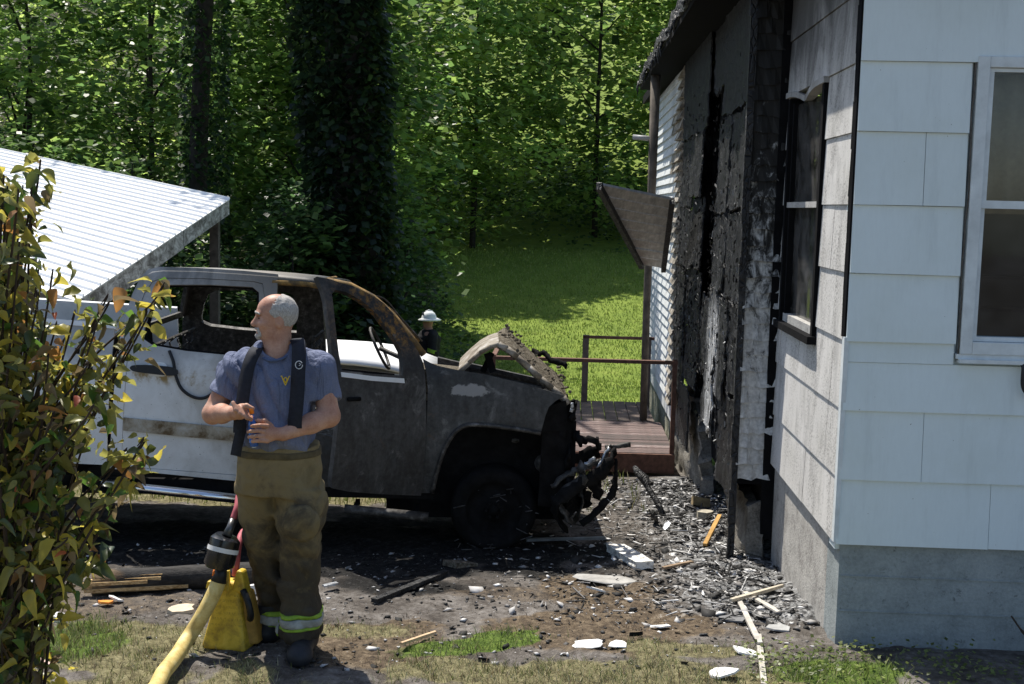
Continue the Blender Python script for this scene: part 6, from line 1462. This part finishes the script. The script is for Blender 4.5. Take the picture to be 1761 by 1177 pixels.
chip('siding_fragment', 'pale fragment at the bottom edge of the grass', 'fragment', 1245, 1163, .055, m_chipw, .01, 9, .3, 1.2)
chip('siding_fragment', 'grey-white fragment lying in the brown grass', 'fragment', 1135, 1083, .05, m_chipw, .008, 8, .3, 1.3)
m_gsh = simple('grey_shingle', (.16, .16, .16), .85, .3, 30)
chip('roof_shingle', 'flat dark grey shingle under the crossed laths', 'shingle', 1262, 1068, .075, m_gsh, .008, 5, .1, 1.5)
chip('roof_shingle', 'flat lighter grey shingle nearest the foundation', 'shingle', 1338, 1085, .07, simple('pale_shingle', (.33, .33, .32), .85, .2, 30), .008, 6, .1, 1.3)
chip('sheet_scrap', 'crumpled grey sheet scrap left of the short white board', 'scrap', 1040, 1002, .13, simple('grey_sheet', (.35, .34, .32), .6, .3, 12), .006, 12, .15, 1.6, .02)
chip('ash_lump', 'pale ash lump on the edge of the truck shadow', 'lump', 790, 975, .085, m_ashy, .035, 11, .2, 1.5, .0)
chip('glinting_scrap', 'bright glinting metal scrap beneath the burnt wall', 'scrap', 1146, 914, .035, m_brt, .01, 6, .7, 1, .04)
chip('paper_scrap', 'upright white paper scrap near the glinting metal', 'scrap', 1170, 925, .07, m_chipw, .006, 7, .9, 1.3, .05)
chip('plastic_scrap', 'orange plastic scrap near the bush', 'scrap', 182, 1043, .05, simple('orange_scrap', (.85, .30, .05), .5, .2, 12), .012, 7, .4, 1.2, .02)
chip('paper_scrap', 'white paper scrap touching the orange scrap', 'scrap', 200, 1037, .035, m_chipw, .01, 6, .4, 1.4, .02)
chip('stone', 'smooth white stone beside the bush foot', 'stone', 97, 1068, .04, m_chipw, .035, 10, .05, 1.2, .0)
chip('bread_crust', 'tan bone-shaped scrap left of the yellow can', 'scrap', 310, 1053, .065, simple('tan_scrap', (.6, .5, .36), .8, .25, 20), .02, 10, .2, 1.6, .01)
chip('plaster_lump', 'white lump right behind the yellow can', 'lump', 437, 1022, .06, m_chipw, .06, 9, .3, .9, .0)
m_lath = simple('grey_lath', (.46, .43, .38), .85, .3, 14)
plank('lath_strip', 'long pale lath pointing down to the bottom edge', 'lath', gz(1266, 1034), gz(1306, 1118), .03, .012, m_lath, .03)
plank('lath_strip', 'grey lath continuing off the bottom edge of the photo', 'lath', gz(1304, 1098), gz(1314, 1185), .03, .012, m_lath, .015)
plank('lath_strip', 'lath crossing over the others towards the foundation', 'lath', gz(1256, 1048), gz(1345, 1022), .02, .018, simple('tan_lath', (.52, .46, .36), .85, .25, 14), .045)
plank('lath_strip', 'short broad lath at the foot of the white wall', 'lath', gz(1280, 1026), gz(1342, 1062), .035, .012, m_lath, .02)
plank('lath_strip', 'brown lath right of the short white board', 'lath', gz(1140, 984), gz(1190, 973), .025, .015, simple('brown_lath', (.28, .2, .13), .85, .3, 14), .02)
plank('lath_strip', 'orange-brown stick leaning below the hole in the burnt wall', 'stick', gz(1212, 944), gz(1236, 915)+UP*.1, .03, .02, simple('amber_stick', (.45, .26, .08), .8, .3, 14), .02)
plank('lath_strip', 'thin tan stick on the green grass strip', 'stick', gz(690, 1119), gz(749, 1099), .014, .014, simple('tan_stick', (.6, .42, .26), .8, .2, 14), .03)
plank('lath_strip', 'pinkish stick lying below the bush', 'stick', gz(62, 1141), gz(97, 1158), .018, .014, simple('pink_stick', (.6, .42, .36), .8, .2, 14), .02)
plank('charred_lath', 'long charred lath on the edge of the truck shadow', 'lath', gz(643, 1040), gz(768, 990), .04, .025, m_char, .01)
plank('charred_lath', 'pale strip lying in the shadow before the front wheel', 'lath', gz(905, 936), gz(1040, 932), .03, .02, simple('steel_strip', (.2, .22, .23), .5, .3, 14), .02)
plank('metal_bracket', 'small pale bracket in shadow right of the firefighter', 'bracket', gz(556, 1018), gz(580, 1013), .03, .012, m_brt, .03)
pk = gz(1149, 893); pt = at(1091, 803, pk.y+.35)
stk = link('charred_stake', tubem('stake', [pk-UP*.05, pk.lerp(pt, .35), pk.lerp(pt, .62), pk.lerp(pt, .75)+Vector((.02, 0, 0)), pk.lerp(pt, .86)+Vector((-.01, 0, .01)), pt], [.024, .026, .024, .045, .034, .018], 7), m_char); tag(stk, 'charred stake leaning upright in the ash beside the bumper', 'stake')
chip('charred_scrap', 'dark upright scrap at the foot of the charred stake', 'scrap', 1125, 905, .06, m_bst, .03, 7, .8, .7, .05)
chip('charred_scrap', 'dark brown leaf-like scrap in the foreground stubble', 'scrap', 1092, 1100, .04, m_dk, .02, 7, .7, 1, .02)
chip('yellowed_rubble', 'pale rubble block inside the hole in the burnt wall', 'rubble', 1212, 893, .09, simple('tan_rubble', (.42, .38, .3), .9, .35, 18), .07, 8, .3, 1, .0)
chip('yellowed_rubble', 'tan rubble piled deeper inside the hole', 'rubble', 1205, 872, .1, simple('amber_rubble', (.4, .3, .16), .9, .4, 18), .08, 8, .3, 1, .0)
# fine ash, char and plaster bits: nobody could count them
def bits(name, x, y, smin, smax, tone, label, up=.0):
    n = len(x); s = RNG.uniform(smin, smax, n)*(RNG.random(n)**5*3.2+.45); z = Z(x, y)+m_ash(x, y)*(fbm(x*6, y*6, 9., 4)-.35)*.1+(fbm(x*9, y*9, 2.2, 3)-.5)*.05+up
    b = np.array([(-1, -1, 0), (1, -1, 0), (1, 1, 0), (-1, 1, 0), (0, 0, 1)], float); V = b[None]*np.c_[s, s*RNG.uniform(.4, 1, n), s*RNG.uniform(.15, .6, n)][:, None, :]
    V[:, :4] *= RNG.uniform(.6, 1.3, (n, 4, 1)); a = RNG.random(n)*2*pi; t = RNG.normal(size=n)*.5
    R_ = np.zeros((n, 3, 3)); R_[:, 0, 0] = np.cos(a); R_[:, 0, 1] = -np.sin(a); R_[:, 1, 0] = np.sin(a); R_[:, 1, 1] = np.cos(a); R_[:, 2, 2] = 1
    T_ = np.zeros((n, 3, 3)); T_[:, 0, 0] = 1; T_[:, 1, 1] = np.cos(t); T_[:, 1, 2] = -np.sin(t); T_[:, 2, 1] = np.sin(t); T_[:, 2, 2] = np.cos(t)
    V = np.einsum('nij,nkj->nki', np.einsum('nij,njk->nik', R_, T_), V)+np.c_[x, y, z][:, None, :]
    k = np.arange(n)[:, None]*5; F = np.concatenate([k+[0, 1, 4], k+[1, 2, 4], k+[2, 3, 4], k+[3, 0, 4], k+[2, 1, 0], k+[3, 2, 0]])
    return tag(link(name, npmesh(name, V.reshape(-1, 3), F, dict(r=np.repeat(tone, 5))), m_bits, loc=(0, 0, 0)), label, 'debris', kind='stuff')
m_bits = Mt('mixed_debris', .75, .3); m_bits.col(m_bits.ramp(m_bits.attr('r'), [(.0, (.012, .012, .012)), (.45, (.04, .038, .036)), (.62, (.16, .15, .14)), (.8, (.42, .41, .4)), (1, (.78, .77, .75))])); m_bits = m_bits.m
x, y = scatter(30000, -.2, 2.0, 6.2, 12, lambda x, y: m_ash(x, y)*(x < 1.733+.042*(y-6.27)-.0))
bits('ash_rubble', x, y, .0035, .014*1.0, np.clip(RNG.random(len(x))**1.15, 0, 1), 'black and white ash rubble strewn along the burnt wall')
x, y = scatter(9000, -3.0, 1.7, 5.7, 8.3, lambda x, y: .75*(1-m_straw(x, y)*.7))
bits('char_crumbs', x, y, .002, .008, np.clip(RNG.random(len(x))**1.2*.9, 0, 1), 'small charcoal crumbs on the scorched ground', .003)
x, y = scatter(90, -2.2, 1.6, 5.7, 7.6, lambda x, y: .6+0*x)
bits('plaster_bits', x, y, .006, .018, np.clip(.75+.25*RNG.random(len(x)), 0, 1), 'scattered white plaster bits on the ground', .006)

# tangled charred splinters and flat scraps along the wall
def splinters(n):
    V = []; T = []
    x, y = scatter(n*6, .0, 1.9, 6.5, 11.5, lambda x, y: m_ash(x, y)*(x < 1.65+.042*(y-6.27))); x, y = x[:n], y[:n]; n = len(x)
    L = RNG.uniform(.03, .16, n)*(RNG.random(n)**2*1.3+.5); w = RNG.uniform(.003, .009, n); a = RNG.random(n)*2*pi; t = RNG.normal(size=n)*.22
    d = np.c_[np.cos(a)*np.cos(t), np.sin(a)*np.cos(t), np.sin(t)]; s = np.c_[-np.sin(a), np.cos(a), np.zeros(n)]; u = np.cross(d, s)
    c = np.c_[x, y, Z(x, y)+m_ash(x, y)*(fbm(x*6, y*6, 9., 4)-.35)*.1+.012]
    q = [c-d*L[:, None]/2+s*w[:, None], c-d*L[:, None]/2-s*w[:, None], c-d*L[:, None]/2+u*w[:, None], c+d*L[:, None]/2+s*w[:, None]*.5, c+d*L[:, None]/2-s*w[:, None]*.5, c+d*L[:, None]/2+u*w[:, None]*.5]
    V = np.stack(q, 1).reshape(-1, 3); k = np.arange(n)[:, None]*6
    F = np.concatenate([k+[0, 1, 4, 3], k+[1, 2, 5, 4], k+[2, 0, 3, 5]])
    return npmesh('splinters', V, F, dict(r=np.repeat(np.clip(RNG.random(n)**1.6, 0, 1), 6)))
tag(link('charred_splinters', splinters(900), m_bits, loc=(0, 0, 0)), 'tangled charred splinters strewn in the ash by the wall', 'debris', kind='stuff')
# ================================================================== FOREGROUND BUSH
bush = thing('leafy_bush', 'tall bush with yellowing and red-tipped leaves at the left edge', 'bush', (-1.85, 4.15, 0))
m_stem = simple('brown_stem', (.05, .035, .025), .8, .3, 20)
def bleaf_mat(name, c, c2, trans):
    m = Mt(name, .38, .5); n = m.noise(30, 5, .7, m.obj()); r = m.rnd()
    cc = m.mix(m.step(m.ma('ADD', m.ma('MULTIPLY', n, .7), m.ma('MULTIPLY', r, .5)), .45, .75), c, c2); m.col(cc)
    tr = m.nd('BsdfTranslucent'); hs = m.nd('HueSaturation'); hs.inputs['Value'].default_value = 1.7; m.pl(hs.inputs['Color'], cc); m.t.links.new(hs.outputs[0], tr.inputs[0])
    mx = m.nd('MixShader'); mx.inputs[0].default_value = trans; m.t.links.new(m.p.outputs[0], mx.inputs[1]); m.t.links.new(tr.outputs[0], mx.inputs[2]); m.t.links.new(mx.outputs[0], m.out.inputs[0]); return m.m
BM = [bleaf_mat('leaf_olive', (.13, .14, .03), (.24, .23, .06), .45), bleaf_mat('leaf_dark', (.035, .055, .018), (.07, .09, .025), .3), bleaf_mat('leaf_yellow', (.46, .37, .05), (.34, .30, .06), .5), bleaf_mat('leaf_russet', (.30, .07, .03), (.32, .16, .05), .4), bleaf_mat('leaf_scorched', (.11, .075, .04), (.2, .15, .08), .3), bleaf_mat('leaf_green', (.09, .17, .03), (.14, .2, .04), .45)]
def leafmesh(L, w, fold, curl, twist, wav, ph):
    V = []; F = []; n = 7
    for i in range(n+1):
        t = i/n; ww = w*sin(pi*min(1, t*.92+.08))**.75*(1-.3*t) if 0 < i < n else w*.06; z = -curl*t*t*L; y = .12*L*sin(t*2.2+ph)*t
        for k, sg in enumerate((-1, -.5, 0, .5, 1)):
            e = abs(sg); zz = z+fold*ww*e*e*1.2+wav*ww*sin(t*9+ph+sg*2)*e + twist*t*sg*ww
            V.append((t*L*(1-.08*curl), y+sg*ww, zz))
    for i in range(n):
        for k in range(4): F.append((i*5+k, i*5+5+k, i*5+6+k, i*5+1+k))
    return np.array(V, float), np.array(F)
LM = []
for j in range(6):
    LM.append(leafmesh(.05+.008*(j % 3), .015+.004*((j*2) % 3), .2+.25*(j % 4), .15+.3*((j+1) % 4), random.uniform(-.8, .8), .15+.08*(j % 3), j*1.3))
SH = []
for mi, m in enumerate(BM):
    for j in range(2):
        me = npmesh('leaf', *LM[(mi+j*3) % 6], smooth=True); me.materials.append(m); SH.append((mi, me))
# sprigs: stems from the base to targets inside the bush's outline
prof = [(300, 60), (360, 66), (430, 55), (500, 95), (560, 130), (620, 160), (700, 170), (770, 165), (850, 165), (930, 150), (1000, 120), (1060, 70), (1130, 105), (1177, 100), (1300, 120), (1480, 90)]
def outline(py): return float(np.interp(py, [p[0] for p in prof], [p[1] for p in prof]))
sprigs = []
for i in range(172):
    py = random.uniform(330, 1250); Y = random.uniform(3.7, 4.7); px = random.uniform(-330, outline(py)) if random.random() < .45 else random.uniform(-40, outline(py))
    sprigs.append(at(px, py, Y))
for px, py, Y in ((268, 505, 4.15), (245, 545, 4.15), (205, 600, 4.2), (70, 305, 4.1), (10, 320, 4.0), (210, 770, 4.1), (240, 765, 4.05), (150, 640, 4.0), (190, 870, 4.1), (60, 330, 4.1), (45, 420, 4.1), (160, 560, 4.05), (180, 520, 4.1)):
    for k in range(2): sprigs.append(at(px-random.uniform(0, 8), py+random.uniform(0, 14), Y+random.uniform(-.04, .04)))
LP = []; bm = bmesh.new()
for tip in sprigs:
    base = Vector((-1.85+random.uniform(-.2, .2), 4.15+random.uniform(-.2, .2), 0)); f = random.uniform(.45, .65)
    mid = Vector((base.x+(tip.x-base.x)*.4, base.y+(tip.y-base.y)*.4, tip.z*f+.1)); pts = spline([base, mid, tip-Vector((0, 0, .02)), tip], 5)
    pts = pts[3:] ; tube(bm, pts, list(np.linspace(.006, .0016, len(pts))), 5)
    # leaves along the last 35 cm
    acc = 0; q = len(pts)-1
    for s_ in range(random.randint(18, 30)):
        d = random.random()**1.1*.75; j = len(pts)-1; L = 0
        while j > 0 and L+(pts[j]-pts[j-1]).length < d: L += (pts[j]-pts[j-1]).length; j -= 1
        p = pts[j].lerp(pts[j-1], min(1, (d-L)/max(1e-4, (pts[j]-pts[j-1]).length))) if j > 0 else pts[0]
        p = p+Vector([random.gauss(0, .035) for _ in range(3)])
        top = d < .06
        r = random.random()
        mi = (3 if r < .45 else 2) if top and random.random() < .5 else (0 if r < .40 else 1 if r < .60 else 2 if r < .75 else 4 if r < .86 else 3 if r < .89 else 5)
        LP.append((p, Vector((random.uniform(-.7, .9), random.uniform(-1.2, 1.2), random.uniform(0, 2*pi))), random.uniform(.65, 1.25), mi))
link('stem', bmmesh('stems', bm, True), m_stem, bush)
LP.sort(key=lambda l: (l[0]-CAMP).length if 0 < (CAMP-l[0]).length else 9)
inview = [l for l in LP if (l[0].x/l[0].y) > -.43]; rest = [l for l in LP if (l[0].x/l[0].y) <= -.43]
random.shuffle(inview)
def lrot(e): return Matrix.Rotation(e.z, 3, 'Z') @ Matrix.Rotation(e.x, 3, 'Y') @ Matrix.Rotation(e.y, 3, 'X')
for p, e, s, mi in inview[:300]:
    me = random.choice([m for k, m in SH if k == mi]); o = bpy.data.objects.new('leaf', me); COL.objects.link(o)
    o.location = p; o.rotation_euler = lrot(e).to_euler(); o.scale = (s, s, s); setparent(o, bush)
for mi in range(6):
    VV = []; FF = []; k = 0
    for p, e, s, m_ in inview[300:]+rest:
        if m_ != mi: continue
        V, F = LM[random.randrange(6)]; VV.append((V*s) @ np.array(lrot(e)).T+np.array(p[:])); FF.append(F+k); k += len(V)
    if VV:
        o = link('foliage', npmesh('foliage', np.concatenate(VV), np.concatenate(FF), smooth=True), BM[mi], bush); o['kind'] = 'stuff'
# leafy weeds by the front foundation
x, y = scatter(1700, 1.2, 2.6, 5.4, 6.22, lambda x, y: np.clip(fbm(x*4, y*4)*1.5-.3, 0, 1))
V, F, T = leafquads(np.c_[x, y, Z(x, y)+RNG.uniform(.01, .07, len(x))], .024, tints(len(x), [(.12, .16, .045), (.17, .2, .07), (.09, .12, .035)], .3), -.3)
tag(link('weeds', npmesh('weeds', V, F, dict(tint=T)), m_leaf, loc=(0, 0, 0)), 'low leafy weeds growing along the front foundation', 'weeds', kind='stuff')
# dark twig by the front wall
tg = thing('dry_twig', 'dark bare twig beside the front foundation at the right edge', 'twig', fw(.98, .25, 0))
link('twig_stem', tubem('tg', spline([fw(1.05, .25, -.02), fw(.98, .22, .1), fw(.92, .18, .16), fw(.87, .15, .23)], 5), [.012]*6+[.008]*5+[.005]*5, 6), m_stem, tg)
link('root_clump', tubem('rc', [fw(1.02, .25, -.02), fw(1.05, .25, .12), fw(1.06, .25, .2)], [.09, .07, .02], 8), m_dk, tg)
